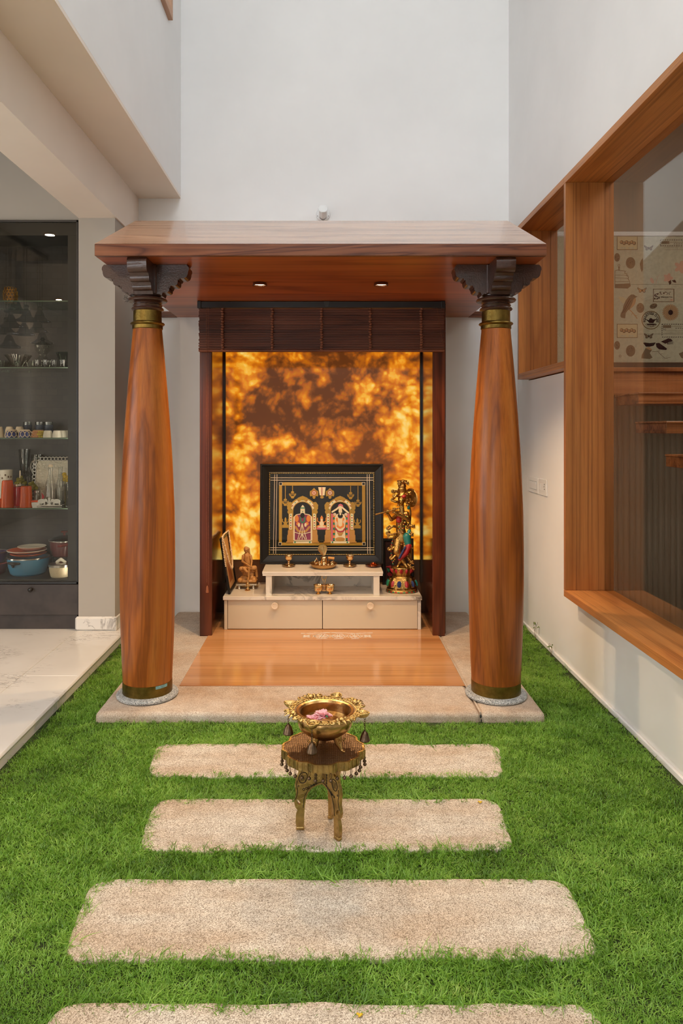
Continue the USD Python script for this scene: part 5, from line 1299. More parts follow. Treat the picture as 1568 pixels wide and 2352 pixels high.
part(t, 'flower_print', cat([ball((c[0] + .0485 * math.cos(a), c[1] + .0485 * math.sin(a), c[2] + .21 + .012 * math.sin(9 * a)), .006, (1, 1, 1.3), 1) for a in np.linspace(PI * 1.1, PI * 1.9, 7)]), plain('print_brown', srgb(96, 68, 44), .5), kind='stuff')
for px, d, h_, y_, lab in ((56, 5.385, .40, 0, 'tall flared glass vase standing at the back of the fourth shelf'), (86, 5.385, .36, 0, 'shorter flared glass vase at the back, half behind the silver tray')):
    t, c = ware('glass_vase', lab, 'vase', px, d, 3)
    part(t, 'vase', lathe([(0, .002), (.035, .002), (.03, .012), (.008, .03), (.007, h_ * .5), (.03, h_ * .6), (.034, h_ * .75), (.043, h_), (.041, h_), (.034, h_ * .74), (.025, h_ * .6), (0, h_ * .55)], 36, c), clear_glass)
t, c = ware('carafe', 'small glass carafe with a pointed stopper behind the green moss', 'carafe', 66, 5.325, 3)
part(t, 'carafe', lathe([(0, .001), (.028, .001), (.03, .02), (.03, .17), (.02, .2), (.011, .215), (.013, .22)], 30, c), clear_glass)
part(t, 'stopper', lathe([(.012, .222), (.014, .226), (.006, .235), (.011, .25), (.004, .275), (0, .28)], 20, c), clear_glass)
moss = plain('moss', srgb(112, 106, 34), .9, var=.4, vscale=90)
rm_ = random.Random(4)
for px, pz, n, sp, lab in ((45, .165, 40, .034, 'clump of dried yellow green moss behind the red jar'), (73, .13, 34, .030, 'clump of dried yellow green moss left of the silver tray'), (150, .20, 16, .026, 'sprig of dried yellow flowers in front of the silver tray')):
    t, c = ware('dried_moss', lab, 'dried moss', px, 5.275 if px < 100 else 5.20, 3)
    part(t, 'moss_clump', cat([ball(np.array(c) + (rm_.gauss(0, sp * .55), rm_.gauss(0, sp * .3), pz + rm_.gauss(0, sp * .4)), rm_.uniform(.009, .016), sub=1) for _ in range(n)]), moss if px < 100 else plain('dried_yellow', srgb(168, 140, 34), .9, var=.3, vscale=90), kind='stuff')
    part(t, 'stem', tube([np.array(c), np.array(c) + (0, 0, pz)], .004, 5), moss)
t, c = ware('glass_jar', 'small lidded glass jar in front of the green moss', 'jar', 85, 5.18, 3)
part(t, 'jar', lathe([(0, .001), (.022, .001), (.024, .01), (.024, .08), (.018, .095), (.018, .1)], 28, c), clear_glass)
part(t, 'lid', lathe([(.0, .112), (.020, .112), (.020, .1), (.0, .1)][::-1], 28, c), silver)
t, c = ware('food_box', 'steel food box with an orange lid beside the silver coaster stand', 'box', 88, 5.14, 3)
part(t, 'body', hull([(c[0] + sx * w_, c[1] + sy * .03, c[2] + z) for sx in (-1, 1) for sy in (-1, 1) for w_, z in ((.030, 0), (.040, .036))]), silver)
part(t, 'lid', cbox(c[0] - .043, c[0] + .043, c[1] - .033, c[1] + .033, c[2] + .0365, c[2] + .047, .004), plain('lid_orange', srgb(214, 84, 36), .35))
# silver tray leaning at the back
t = thing('silver_tray', 'rectangular silver tray with a scrolled border leaning behind the glass bottles', 'tray', (X(130, 5.36), 5.36, SHZ[3]))
tcx = X(130, 5.36); tw, th_ = .155, .315
def tray(m): return move(move(m, rx=math.radians(-8)), (tcx, 5.315, SHZ[3] + .0135))
part(t, 'plate', tray(cbox(-tw + .012, tw - .012, -.004, 0, .01, th_ - .01, .001)), plain('chased_silver', srgb(176, 168, 152), .3, 1.0, bump=.9, bscale=70))
bd = []
per = [(-tw + 2 * tw * s, 0) for s in np.linspace(0, 1, 13)] + [(tw, th_ * s) for s in np.linspace(0, 1, 13)[1:]] + [(tw - 2 * tw * s, th_) for s in np.linspace(0, 1, 13)[1:]] + [(-tw, th_ - th_ * s) for s in np.linspace(0, 1, 13)[1:-1]]
for i, (a, b) in enumerate(per):
    bd.append(tube([(a + .013 * math.cos(q_), -.005, b + .013 * math.sin(q_) + .004) for q_ in np.linspace(0, 2 * PI, 11)[:-1]], .0038, 5, True))
part(t, 'scroll_border', tray(cat(bd)), silver, kind='stuff')
part(t, 'ear_handle', tray(tube(curve([(-tw - .004, -.005, .20), (-tw - .03, -.005, .255), (-tw - .02, -.005, .30), (-tw + .02, -.005, .31)], 14), .006, 6)), silver)
def bottle(px, d, lab, label_=True, s=1.0):
    t, c = ware('glass_bottle', lab, 'bottle', px, d, 3)
    part(t, 'bottle', lathe([(0, .001), (.040 * s, .001), (.043 * s, .012), (.043 * s, .10), (.034 * s, .16), (.018 * s, .215), (.014, .24), (.015, .27), (.017, .272), (.017, .278)], 40, c), clear_glass)
    if label_:
        part(t, 'stopper', lathe([(.0, .278), (.016, .278), (.016, .29), (.012, .298), (0, .299)], 24, c), china2)
        part(t, 'wire_bail', cat(tube(curve([np.array(c) + (-.016, -.004, .255), np.array(c) + (-.026, -.004, .28), np.array(c) + (-.018, -.004, .298), np.array(c) + (.018, -.004, .298), np.array(c) + (.026, -.004, .28), np.array(c) + (.016, -.004, .255)], 24), .0016, 5)), silver)
        part(t, 'red_diamond', ext(sg.Polygon([(c[0] - .046, c[2] + .10), (c[0] - .024, c[2] + .072), (c[0] - .044, c[2] + .045)]), c[1] - .045, c[1] - .0435, 'xz'), red_p, 'red triangle on the bottle')
bottle(116, 5.19, 'clear swing top bottle with a wire bail on the fourth shelf')
bottle(139, 5.262, 'clear glass bottle just right of the swing top bottle', False, .85)
t, c = ware('coaster_stand', 'silver openwork coaster stand with small elephants, in front of the bottles', 'stand', 116, 5.12, 3)
part(t, 'base', cat(cbox(c[0] - .088, c[0] + .088, c[1] - .03, c[1] + .03, c[2], c[2] + .006, .002)), silver)
part(t, 'ledge', cbox(c[0] - .088, c[0] + .088, c[1] - .028, c[1] + .03, c[2] + .010, c[2] + .020, .003), silver)
for s in (-1, 1):
    x = c[0] + s * .052
    el = unary_union([sg.Point(x, c[2] + .045).buffer(.016), affinity.scale(sg.Point(x, c[2] + .045).buffer(.016), 1.7, 1), sg.box(x - .025, c[2] + .02, x - .014, c[2] + .045), sg.box(x + .014, c[2] + .02, x + .025, c[2] + .045), sg.Point(x - s * .028, c[2] + .052).buffer(.011), sg.LineString([(x - s * .036, c[2] + .05), (x - s * .042, c[2] + .03)]).buffer(.004)])
    part(t, 'elephant', ext(el, c[1] - .026, c[1] - .020, 'xz'), silver)
part(t, 'figure', ext(unary_union([sg.Polygon([(c[0] - .014, c[2] + .02), (c[0] - .008, c[2] + .055), (c[0] + .008, c[2] + .055), (c[0] + .014, c[2] + .02)]), sg.Point(c[0], c[2] + .062).buffer(.009)]), c[1] - .026, c[1] - .02, 'xz'), silver)
t, c = ware('fluted_glass', 'tall fluted clear glass at the right end of the fourth shelf', 'glass', 158, 5.14, 3)
part(t, 'glass', rows([(0, .002), (.026, .002), (.024, .02), (.025, .10), (.031, .165), (.029, .165), (.022, .1), (.02, .02), (0, .015)], c, 60, 12, .04), clear_glass)
# floor of the cabinet: pots
def pot(name, lab, px, d, r_, h_, m_, zi=4):
    t, c = ware(name, lab, 'pot', px, d, zi)
    part(t, 'body', lathe([(0, .001), (r_ * .78, .001), (r_ * .86, h_ * .1), (r_ * .95, h_ * .5), (r_, h_ * .95), (r_ * .99, h_), (r_ * .96, h_), (r_ * .9, h_ * .5), (0, h_ * .1)], 56, c), m_)
    return t, c
t, c = pot('casserole_pot', 'blue enamel casserole with black handles holding a stack of plates', 65, 5.235, .142, .118, plain('blue_enamel', srgb(66, 132, 168), .25, coat=.5))
part(t, 'steel_rim', lathe([(.139, .1175), (.1455, .118), (.1455, .126), (.139, .127)], 56, c), silver)
part(t, 'handle', cat(bones([((c[0] - .085, c[1] - .125, c[2] + .098), (c[0] - .035, c[1] - .16, c[2] + .098), .010, .012), ((c[0] - .035, c[1] - .16, c[2] + .098), (c[0] - .005, c[1] - .145, c[2] + .098), .012, .008), ((c[0] - .055, c[1] - .140, c[2] + .092), (c[0] - .05, c[1] - .138, c[2] + .075), .012, .009)], .006, 2)), black_gloss)
def plate(lab, cx, cy, z0, r_, m_, rim):
    t = thing('plate', lab, 'plate', (cx, cy, z0))
    b = part(t, 'plate', lathe([(0, .001), (r_ * .6, .001), (r_ * .72, .006), (r_ * .97, .018), (r_, .021), (r_ * .98, .023), (r_ * .72, .011), (r_ * .6, .006), (0, .006)], 56, (cx, cy, z0)), m_)
    if rim:
        part(b, 'rim_band', lathe([(r_ * .84, .0152), (r_ * .99, .0236), (r_ * 1.01, .0225), (r_ * 1.005, .0185)], 56, (cx, cy, z0)), rim, 'speckled white rim')
orange_en = plain('orange_enamel', srgb(214, 96, 34), .3)
px_, pz_ = X(62, 5.235), .405 + .128
plate('orange enamel plate lying directly on the blue casserole', px_ + .01, 5.235, pz_, .124, orange_en, None)
plate('white rimmed orange plate in the middle of the stack on the blue casserole', px_, 5.235, pz_ + .0235, .134, orange_en, china)
plate('small white plate on top of the stack on the blue casserole', px_ + .035, 5.235, pz_ + .049, .098, china, None)
t, c = pot('casserole_pot', 'dark red casserole with a glass lid, standing high at the right back of the cabinet', 148, 5.325, .104, .11, plain('maroon_enamel', srgb(92, 26, 24), .25, coat=.5))
rs_ = .115
# it stands on a lower pot
UsdGeom.Xformable(stage.GetPrimAtPath(t)).GetOrderedXformOps()[0].Set(Gf.Vec3d(c[0], c[1], .405 + .115))
c = (c[0], c[1], c[2])
part(t, 'glass_lid', lathe([(.107, .112), (.105, .118), (.08, .135), (.03, .146), (0, .148)], 44, c), pane('lid_glass', (.35, .36, .34), f0=.05, rough=.04))
part(t, 'steel_rim', lathe([(.102, .109), (.109, .110), (.109, .116), (.102, .116)], 48, c), silver)
part(t, 'lid_knob', cat(lathe([(.007, .146), (.009, .165), (.024, .170), (.026, .178), (0, .180)], 20, c)), plain('knob_red', srgb(120, 40, 28), .35))
part(t, 'handle', bones([((c[0] + .0, c[1] - .115, c[2] + .085), (c[0] + .03, c[1] - .14, c[2] + .09), .009, .010), ((c[0] + .03, c[1] - .14, c[2] + .09), (c[0] + .06, c[1] - .105, c[2] + .095), .010, .008)], .006, 2), MATS['knob_red'])
t, c = pot('saucepan', 'plain dark steel saucepan under the red casserole', 148, 5.335, .088, .112, plain('dark_steel', srgb(60, 58, 56), .35, .8))
t, c = pot('casserole_pot', 'cream quilted hot pot with a chromed lid at the cabinet floor, right front', 140, 5.13, .080, .075, plain('quilted_cream', srgb(204, 190, 158), .4, bump=.4, bscale=60))
part(t, 'chrome_band', lathe([(.078, .075), (.083, .076), (.084, .092), (.080, .094), (.05, .098), (0, .099)], 48, c), silver)
part(t, 'lid_handle', bones([((c[0] - .028, c[1], c[2] + .104), (c[0], c[1], c[2] + .122), .010, .012), ((c[0], c[1], c[2] + .122), (c[0] + .028, c[1], c[2] + .104), .012, .010)], .006, 2), china)
t, c = pot('casserole_pot', 'purple pot with a steel rim stacked on the maroon bowl', -17, 5.24, .10, .07, plain('purple_enamel', srgb(62, 34, 86), .3))
UsdGeom.Xformable(stage.GetPrimAtPath(t)).GetOrderedXformOps()[0].Set(Gf.Vec3d(c[0], c[1], .405 + .085))
part(t, 'steel_rim', lathe([(.098, .069), (.104, .07), (.104, .076), (.098, .076)], 44, c), silver)
t, c = pot('mixing_bowl', 'maroon bowl at the left edge of the cabinet floor, under the purple pot', -17, 5.24, .105, .083, plain('maroon_bowl', srgb(84, 18, 34), .35))
part(t, 'bead_rim', cat([ball((c[0] + .104 * math.cos(a), c[1] + .104 * math.sin(a), c[2] + .08), .005, sub=1) for a in np.linspace(0, 2 * PI, 61)[:-1]]), plain('bead_rose', srgb(160, 70, 70), .4), kind='stuff')

# ------------------------------------------------------------------ pendant cluster in the room, seen mirrored in the door
MIR = 5.035 * 2
pend_black = plain('pendant_black', (.02, .02, .02), .12, coat=1.0)
pn = thing('pendant_cluster', 'black ceiling plate of hanging cloche lamps over the room, mirrored in the dark cabinet door', 'pendant light', (-3.38, 2.4, 2.2))
part(pn, 'ceiling_plate', cbox(-3.56, -3.20, 1.66, 3.15, 3.37, 3.42, .004), pend_black)
for px, py, xx in ((36.6, 717, -3.34), (61, 737, -3.30), (91, 739, -3.24), (25, 750, -3.42), (14, 766, -3.5), (55, 769, -3.40), (86, 762, -3.30), (21, 798, -3.30), (97, 789, -3.22)):
    dv = xx * FPX / (px - CX); d = MIR - dv; z = EYE - (py - CY) * dv / FPX
    c = (xx, d, z)
    s_ = part(pn, 'shade', lathe([(.122, .0), (.124, .006), (.085, .024), (.058, .05), (.042, .095), (.030, .118), (.024, .122), (.024, .165), (.018, .176), (0, .178)], 36, c), pend_black)
    part(s_, 'cord', tube([(xx, d, z + .175), (xx, d, 3.372)], .0035, 6), black_metal)
    part(s_, 'socket_band', lathe([(.0245, .128), (.0252, .13), (.0252, .15), (.0245, .152)], 20, c), silver)

# ceiling spots of the room, two of them mirrored in the cabinet door
copper_ring = plain('copper_ring', srgb(176, 104, 66), .3, 1.0)
def room_spot(x, y, label, power=ROOM):
    z = 3.42
    t = thing('room_spotlight', label, 'ceiling light', (x, y, z - .03))
    part(t, 'ring', lathe([(.045, -.004), (.062, -.006), (.066, -.002), (.066, 0), (.045, 0)], 28, (x, y, z - .001)), copper_ring)
    l = UsdLux.DiskLight.Define(stage, '/World/' + t.rsplit('/', 1)[1].replace('room_spotlight', 'room_spot_beam'))
    l.AddTranslateOp().Set(Gf.Vec3d(x, y, z - .012))
    l.CreateRadiusAttr(.045); l.CreateNormalizeAttr(True); l.CreateIntensityAttr(power); l.CreateColorAttr(Gf.Vec3f(1.0, .72, .46))
room_spot(-2.81, 2.64, 'copper ringed ceiling spot mirrored near the top of the dark cabinet door')
room_spot(-4.09, -1.1, 'copper ringed ceiling spot mirrored beside the hanging lamps in the cabinet door')
room_spot(-2.3, .4, 'copper ringed ceiling spot over the marble floor, nearer the viewer')
room_spot(-2.3, -2.4, 'copper ringed ceiling spot over the marble floor behind the viewer')

# ================================================================== brass pedestal table and bowl
TXc, TYc = -.012, 2.62
dotted_brass = mat('dotted_brass', {'g': ('geometry', {}), 'v': ('voronoi_texture', {'scale': 150.0, 'randomness': .12}), 'r': ('rgb_ramp', {'ramp': [(.0, srgb(220, 198, 160)), (.3, srgb(168, 140, 108)), (.55, srgb(104, 82, 64))]}),
                                    'b': ('bump', {'strength': .8, 'distance': .003, 'invert': True}), 'p': ('principled_bsdf', {'metallic': .9, 'roughness': .38})},
                   [('g.position', 'v.vector'), ('v.distance', 'r.fac'), ('r.color', 'p.base_color'), ('v.distance', 'b.height'), ('b.normal', 'p.normal')], 'p.BSDF')
table_brass = plain('table_brass', srgb(170, 142, 90), .36, 1.0, bump=.35, bscale=70, var=.4, vscale=22)
engr = plain('engraving', srgb(48, 36, 20), .6, .5)
bell_metal = plain('bell_metal', srgb(104, 84, 66), .35, 1.0, var=.3, vscale=60)
tb = thing('pedestal_table', 'low brass pedestal table with scalloped top, hanging bells and cut out elephant legs', 'table', (TXc, TYc, .0087))
th = np.linspace(0, 2 * PI, 145)[:-1]
def scal(t): return .1445 + .0045 * math.cos(8 * t) - .003 * math.cos(16 * t)
oct_ = np.array([[TXc + scal(t) * math.cos(t), TYc + scal(t) * math.sin(t)] for t in th])
poly = sg.Polygon(oct_)
part(tb, 'top', ext(poly.buffer(-.004), .300, .3045, 'xy'), dotted_brass, 'dotted dark brass top plate')
apr = ext(poly.difference(poly.buffer(-.007)), .276, .306, 'xy')
v = np.array(apr.vertices); a = np.arctan2(v[:, 1] - TYc, v[:, 0] - TXc); k = 1 + .012 * np.sign(np.sin(48 * a)) * (v[:, 2] < .305)
part(tb, 'apron', trimesh.Trimesh(v, apr.faces, process=False), table_brass)
fl_ = [tube([(TXc + (scal(t) + .001) * math.cos(t), TYc + (scal(t) + .001) * math.sin(t), .278), (TXc + (scal(t) + .001) * math.cos(t), TYc + (scal(t) + .001) * math.sin(t), .303)], .0022, 5) for t in np.linspace(0, 2 * PI, 49)[:-1]]
part(tb, 'apron_flute', cat(fl_), table_brass, kind='stuff')
part(tb, 'under_plate', ext(poly.buffer(-.008), .292, .2995, 'xy'), table_brass)
for t in np.linspace(0, 2 * PI, 37)[:-1]:
    r_ = scal(t) + .0015
    p = np.array([TXc + r_ * math.cos(t), TYc + r_ * math.sin(t), .279])
    u = np.array([-math.sin(t), math.cos(t), 0]); o = np.array([math.cos(t), math.sin(t), 0])
    b = part(tb, 'bell', cat(ball(p + (0, 0, -.0255), .0062, (1, 1, 1), 2), lathe([(.0064, 0), (.0068, .0006), (.0064, .0012)], 12, p + (0, 0, -.0262))), bell_metal)
    part(b, 'ring', tube([p + (0, 0, -.0095) + .0048 * math.cos(q_) * u * .7 + (0, 0, .0098 * math.sin(q_)) for q_ in np.linspace(0, 2 * PI, 13)[:-1]], .0010, 5, True), bell_metal)
legp = sg.Polygon([(.001, .277), (.001, .165), (.022, .160), (.040, .150), (.054, .134), (.062, .112), (.066, .085), (.068, .055), (.070, .0), (.094, .0), (.099, .030), (.098, .055), (.092, .072), (.100, .082), (.104, .10), (.098, .125), (.099, .142), (.102, .160), (.099, .182), (.090, .200), (.088, .225), (.094, .25), (.096, .277)]).buffer(-.002).buffer(.004).buffer(-.002)
holes = unary_union([affinity.rotate(affinity.scale(sg.Point(.089, .100).buffer(.006), .8, 1.9), -35), sg.Point(.055, .150).buffer(.0045), affinity.scale(sg.Point(.080, .262).buffer(.009), .8, 2.2), affinity.scale(sg.Point(.062, .262).buffer(.006), .9, 2.6),
                     affinity.rotate(affinity.scale(sg.Point(.044, .258).buffer(.007), .8, 2.3), 20), affinity.scale(sg.Point(.074, .222).buffer(.006), 1.2, .8), affinity.scale(sg.Point(.026, .262).buffer(.006), .7, 2.2), sg.Point(.050, .228).buffer(.005)])
legp = legp.difference(holes)
for ang in (math.radians(180), math.radians(-52), math.radians(70)):
    def lp(m): return move(m, (TXc, TYc, .0092), rz=ang)
    lg = part(tb, 'leg', lp(ext(legp, -.0065, .0065, 'xz')), table_brass, smooth=35)
    det = []
    for s in (-1, 1):
        y = s * .0066
        ear = [(.062, y, .205), (.058, y, .190), (.066, y, .172), (.080, y, .170), (.088, y, .185), (.080, y, .203)]
        det += [tube(curve(ear, 24, True), .0016, 5, True), *[tube([(.066 + .005 * i, y, .176), (.064 + .005 * i, y, .198)], .0009, 4) for i in range(4)],
                tube(curve([(.093, y, .178), (.096, y, .160), (.092, y, .142), (.094, y, .125), (.1, y, .11)], 16), .0014, 5), tube(curve([(.086, y, .158), (.089, y, .161), (.092, y, .158), (.089, y, .155), (.086, y, .158)], 12), .001, 4),
                tube(curve([(.004, y, .172), (.024, y, .167), (.044, y, .156), (.058, y, .139), (.068, y, .113), (.072, y, .08)], 20), .0013, 5)]
    part(lg, 'engraved_line', lp(cat(det)), engr, 'raised outlines of the elephant', kind='stuff')
    bd_ = []
    for s in (-1, 1):
        for i in range(8):
            bd_.append(lathe([(.0024, -.001), (.0046, 0), (.0024, .0014)], 12).apply_transform(trimesh.transformations.rotation_matrix(s * -PI / 2 if s < 0 else PI / 2, (1, 0, 0))).apply_translation((.026, s * .0066, .236 - .0098 * i)))
        for i in range(5):
            bd_.append(lathe([(.0024, -.001), (.0046, 0), (.0024, .0014)], 12).apply_transform(trimesh.transformations.rotation_matrix(PI / 2, (1, 0, 0))).apply_translation((.034 + .009 * i, s * .0066, .162 - .004 * i)))
    part(lg, 'bead_row', lp(cat(bd_)), engr, kind='stuff')
    part(lg, 'toe', lp(cat(cbox(.068, .097, -.009, .009, .0, .012, .003), *[ball((.06 + .006 * i, 0, .06 - .003 * abs(i - 1)), .005, (1, 1.5, 1), 1) for i in range(0)])), table_brass)
# bowl
bz = .306
bw = thing('urli_bowl', 'shallow brass water bowl with a pierced floral rim, four lamp cups and hanging bells', 'bowl', (TXc + .006, TYc, bz))
BX, BY = TXc + .006, TYc
C0 = (BX, BY, 0)
br1 = plain('bowl_brass', srgb(186, 146, 92), .28, 1.0, bump=.12, bscale=60, var=.3, vscale=20)
br2 = plain('rim_brass', srgb(206, 174, 112), .3, 1.0, bump=.4, bscale=160, var=.35, vscale=60)
part(bw, 'basin', lathe([(0, .352), (.050, .352), (.056, .349), (.060, .354), (.074, .362), (.092, .378), (.099, .396), (.099, .414), (.094, .423), (.096, .430), (.104, .433), (.106, .437), (.102, .439), (.094, .437), (.088, .431), (.086, .42), (.088, .40), (.075, .375), (.05, .362), (0, .360)], 72, C0), br1)
part(bw, 'water', lathe([(0, .4095), (.0868, .4095)], 64, C0), pane('water', (.93, .88, .78), f0=.025), kind='stuff')
for a in (math.radians(-128), math.radians(-38), math.radians(95)):
    o = np.array([math.cos(a), math.sin(a), 0]); c0 = np.array([BX, BY, 0])
    g_ = part(bw, 'foot', bones([(c0 + o * .052 + (0, 0, .362), c0 + o * .060 + (0, 0, .335), .017, .013), (c0 + o * .060 + (0, 0, .335), c0 + o * .074 + (0, 0, .312), .013, .0055), (c0 + o * .074 + (0, 0, .312), c0 + o * .086 + (0, 0, .3105), .005, .004)], .005, 3), br1)
    u = np.array([-math.sin(a), math.cos(a), 0])
    part(g_, 'scroll', cat([tube([c0 + o * .076 + u * s * .012 + (0, 0, .345) + .008 * (1 - q_ / 9) * (u * math.cos(q_) + np.array([0, 0, 1]) * math.sin(q_)) for q_ in np.linspace(0, 8, 22)], .0018, 5) for s in (-1, 1)]), br1)
def polar(r_, a, z): return np.array([BX + r_ * math.cos(a), BY + r_ * math.sin(a), z])
zr = .437
# pierced rim: ring of small scrolls
for k in range(28):
    a = 2 * PI * k / 28
    sc = []
    for s in (-1, 1):
        sc.append(tube([polar(.118 + .0115 * (1 - q_ / 10) * math.cos(q_ + .5), a + s * (.05 + .075 * (1 - q_ / 10) * math.sin(q_ + .5)), zr + .001) for q_ in np.linspace(0, 7.5, 16)], .0031, 6))
    sc.append(ball(polar(.131, a, zr + .001), .0055, (1, 1, .7), 1))
    part(bw, 'rim_scroll', cat(sc), br2, smooth=True)
part(bw, 'rim_ring', tube([polar(.128, t, zr - .001) for t in np.linspace(0, 2 * PI, 73)[:-1]], .0022, 6, True), br2)
def leaf(p, a, L, w_, tilt, m=br2):
    n = 6; V = []; f = []
    o = np.array([math.cos(a), math.sin(a), 0]); u = np.array([-math.sin(a), math.cos(a), 0])
    for i in range(n + 1):
        t = i / n; ww = w_ * math.sin(PI * (t * .92 + .06)) ; c = np.array(p) + o * L * t + np.array([0, 0, L * tilt * math.sin(PI * t * .9)])
        V += [c - u * ww, c + (0, 0, .003 * math.sin(PI * t) + .0004), c + u * ww, c - (0, 0, .0025)]
    for i in range(n):
        for j in range(4):
            f.append((i * 4 + j, i * 4 + (j + 1) % 4, i * 4 + 4 + (j + 1) % 4, i * 4 + 4 + j))
    return T(V, f)
for deg in (116, 204, 298, 27):                           # flower crests between the lamp cups
    a = math.radians(deg)
    cs = [leaf(polar(.122, a + d, zr), a + d * 3.0, .034 - .006 * abs(d) * 8, .0095, .28) for d in (-.22, -.11, 0, .11, .22)]
    cs += [leaf(polar(.112, a + d, zr + .003), a + d * 4, .018, .006, .5) for d in (-.1, 0, .1)]
    cs += [tube([polar(.132 + .014 * (1 - q_ / 10) * math.cos(q_), a + s * (.27 + .10 * (1 - q_ / 10) * math.sin(q_)), zr + .004) for q_ in np.linspace(0, 8, 18)], .0033, 6) for s in (-1, 1)]
    cs.append(ball(polar(.122, a, zr + .009), .010, (1, 1, .7), 2))
    part(bw, 'flower_crest', cat(cs), br2, smooth=True)
for i, deg in enumerate((157, 252, 344, 72)):             # lamp cups with a pointed spout
    a = math.radians(deg); o = np.array([math.cos(a), math.sin(a), 0]); u = np.array([-math.sin(a), math.cos(a), 0])
    cc = polar(.134, a, zr - .001)
    outer, inner_, V, f = [], [], [], []
    n = 32
    pr = [(.25, -.012), (.7, -.008), (.95, .0), (1.04, .006), (1.0, .0085), (.86, .0075), (.72, .001), (.35, -.003), (0.02, -.004)]
    for (s, z) in pr:
        for q_ in 2 * PI * np.arange(n) / n:
            rad = .0205 * (1 + .42 * max(0, math.cos(q_)) ** 7)
            V.append(cc + s * rad * (o * math.cos(q_) + u * math.sin(q_)) + (0, 0, z))
    for r0 in range(len(pr) - 1):
        for j in range(n):
            f.append((r0 * n + j, r0 * n + (j + 1) % n, (r0 + 1) * n + (j + 1) % n, (r0 + 1) * n + j))
    lc = part(bw, 'lamp_cup', T(V, f), br2, smooth=True)
    part(lc, 'bead_edge', cat([ball(cc + 1.05 * .0205 * (1 + .42 * max(0, math.cos(q_)) ** 7) * (o * math.cos(q_) + u * math.sin(q_)) + (0, 0, .0065), .0018, sub=1) for q_ in np.linspace(.5, 2 * PI - .5, 26)]), br2, kind='stuff')
for deg, r_, drop in ((201, .138, .018), (252, .142, .046), (344, .146, .046), (95, .14, .03)):
    a = math.radians(deg); c = polar(r_, a, zr - .014 - drop)
    bl_ = part(bw, 'hanging_bell', lathe([(.0, -.032), (.0175, -.034), (.0185, -.031), (.0155, -.020), (.0115, -.008), (.006, -.001), (.003, .001), (.0025, .005), (0, .006)], 28, c), bell_metal)
    links = [tube([c + (0, 0, .008 + .0075 * i) + (np.array([.0028 * math.cos(q_), 0, .0052 * math.sin(q_)]) if i % 2 else np.array([0, .0028 * math.cos(q_), .0052 * math.sin(q_)])) for q_ in np.linspace(0, 2 * PI, 11)[:-1]], .0009, 5, True) for i in range(max(2, int((drop + .01) / .0075)))]
    part(bl_, 'chain', cat(links), bell_metal, kind='stuff')
# pink flowers
pet = mat('petal_pink', {'g': ('geometry', {}), 'n': ('noise_texture', {'scale': 60.0}), 'r': ('rgb_ramp', {'ramp': [(.3, srgb(249, 188, 200)), (.7, srgb(255, 228, 232))]}), 'p': ('principled_bsdf', {'roughness': .6}), 't': ('translucent_bsdf', {}), 'x': ('mix_closure', {'fac': .4})},
          [('g.position', 'n.vector'), ('n.fac', 'r.fac'), ('r.color', 'p.base_color'), ('r.color', 't.color'), ('p.BSDF', 'x.closure1'), ('t.BSDF', 'x.closure2')], 'x.closure')
rf = random.Random(9)
def flower(cx, cy, z, R_, n, tilt, label):
    t = thing('pink_flower', label, 'flower', (cx, cy, .4098))
    for k in range(n):
        ring = 0 if k < n * .45 else 1 if k < n * .8 else 2
        a = 2.4 * k + rf.uniform(-.2, .2); L = R_ * (1.0, .8, .5)[ring] * rf.uniform(.85, 1.1); w_ = L * .42; up = (.25, .8, 1.4)[ring]
        V, f = [], []
        for i in range(6):
            s = i / 5
            for j in range(5):
                q_ = (j - 2) / 2
                wx = w_ * q_ * (math.sin(PI * min(1, .12 + .75 * s)) ** .7) * (1 if s < 1 else .8)
                lx = L * s * (1 - .06 * abs(q_)) ; zz = L * up * (s ** 1.2) * .7 - .25 * L * s * s + .0022 * math.sin(5 * q_ + k) * s + w_ * .25 * q_ * q_
                V.append((cx + lx * math.cos(a) - wx * math.sin(a), cy + lx * math.sin(a) + wx * math.cos(a) + tilt * zz, z + zz))
        for i in range(5):
            for j in range(4):
                p0 = i * 5 + j; f.append((p0, p0 + 1, p0 + 6, p0 + 5))
        m = T(V, f); m2 = trimesh.Trimesh(np.vstack([m.vertices, m.vertices - (0, 0, .0007)]), np.vstack([m.faces, m.faces[:, ::-1] + len(m.vertices)]), process=False)
        part(t, 'petal', m2, pet, smooth=True)
    part(t, 'calyx', cat(ball((cx, cy, z + .001), R_ * .18, (1, 1, .5), 1), leaf((cx + .012, cy - .01, z), -1.2, .02, .004, .2)), green_p)
flower(BX - .040, BY - .022, .411, .034, 16, 0, 'pale pink flower floating at the left of the brass bowl')
flower(BX - .010, BY + .004, .417, .036, 18, -.2, 'fuller pink flower leaning over the first one in the brass bowl')

# ================================================================== stair room behind the window
tread_w = wood('tread_wood', srgb(126, 70, 34), srgb(168, 104, 58), srgb(190, 126, 78), 'x', 1.4, .4, .2, .4)
stt = thing('staircase', 'floating wooden stair treads and landing seen through the large window', 'staircase', (2.3, 4.4, .061))
for y0, y1, zt in ((4.24, 4.586, 1.654), (3.89, 4.29, 1.484), (3.52, 3.91, 1.308), (3.17, 3.55, 1.138), (2.82, 3.20, .968), (2.47, 2.85, .798), (2.12, 2.5, .628)):
    t_ = part(stt, 'tread', cbox(1.812, 2.86, y0 + .012, y1, zt - .066, zt - .012, .002), tread_w)
    part(t_, 'nosing', cbox(1.806, 2.862, y0, y1, zt - .0118, zt, .003), tread_w)
ld = part(stt, 'landing', cbox(1.695, 3.59, 4.60, 5.98, 1.655, 1.800, .003), tread_w)
part(ld, 'nosing', cbox(1.692, 3.59, 4.585, 5.98, 1.801, 1.828, .004), tread_w)
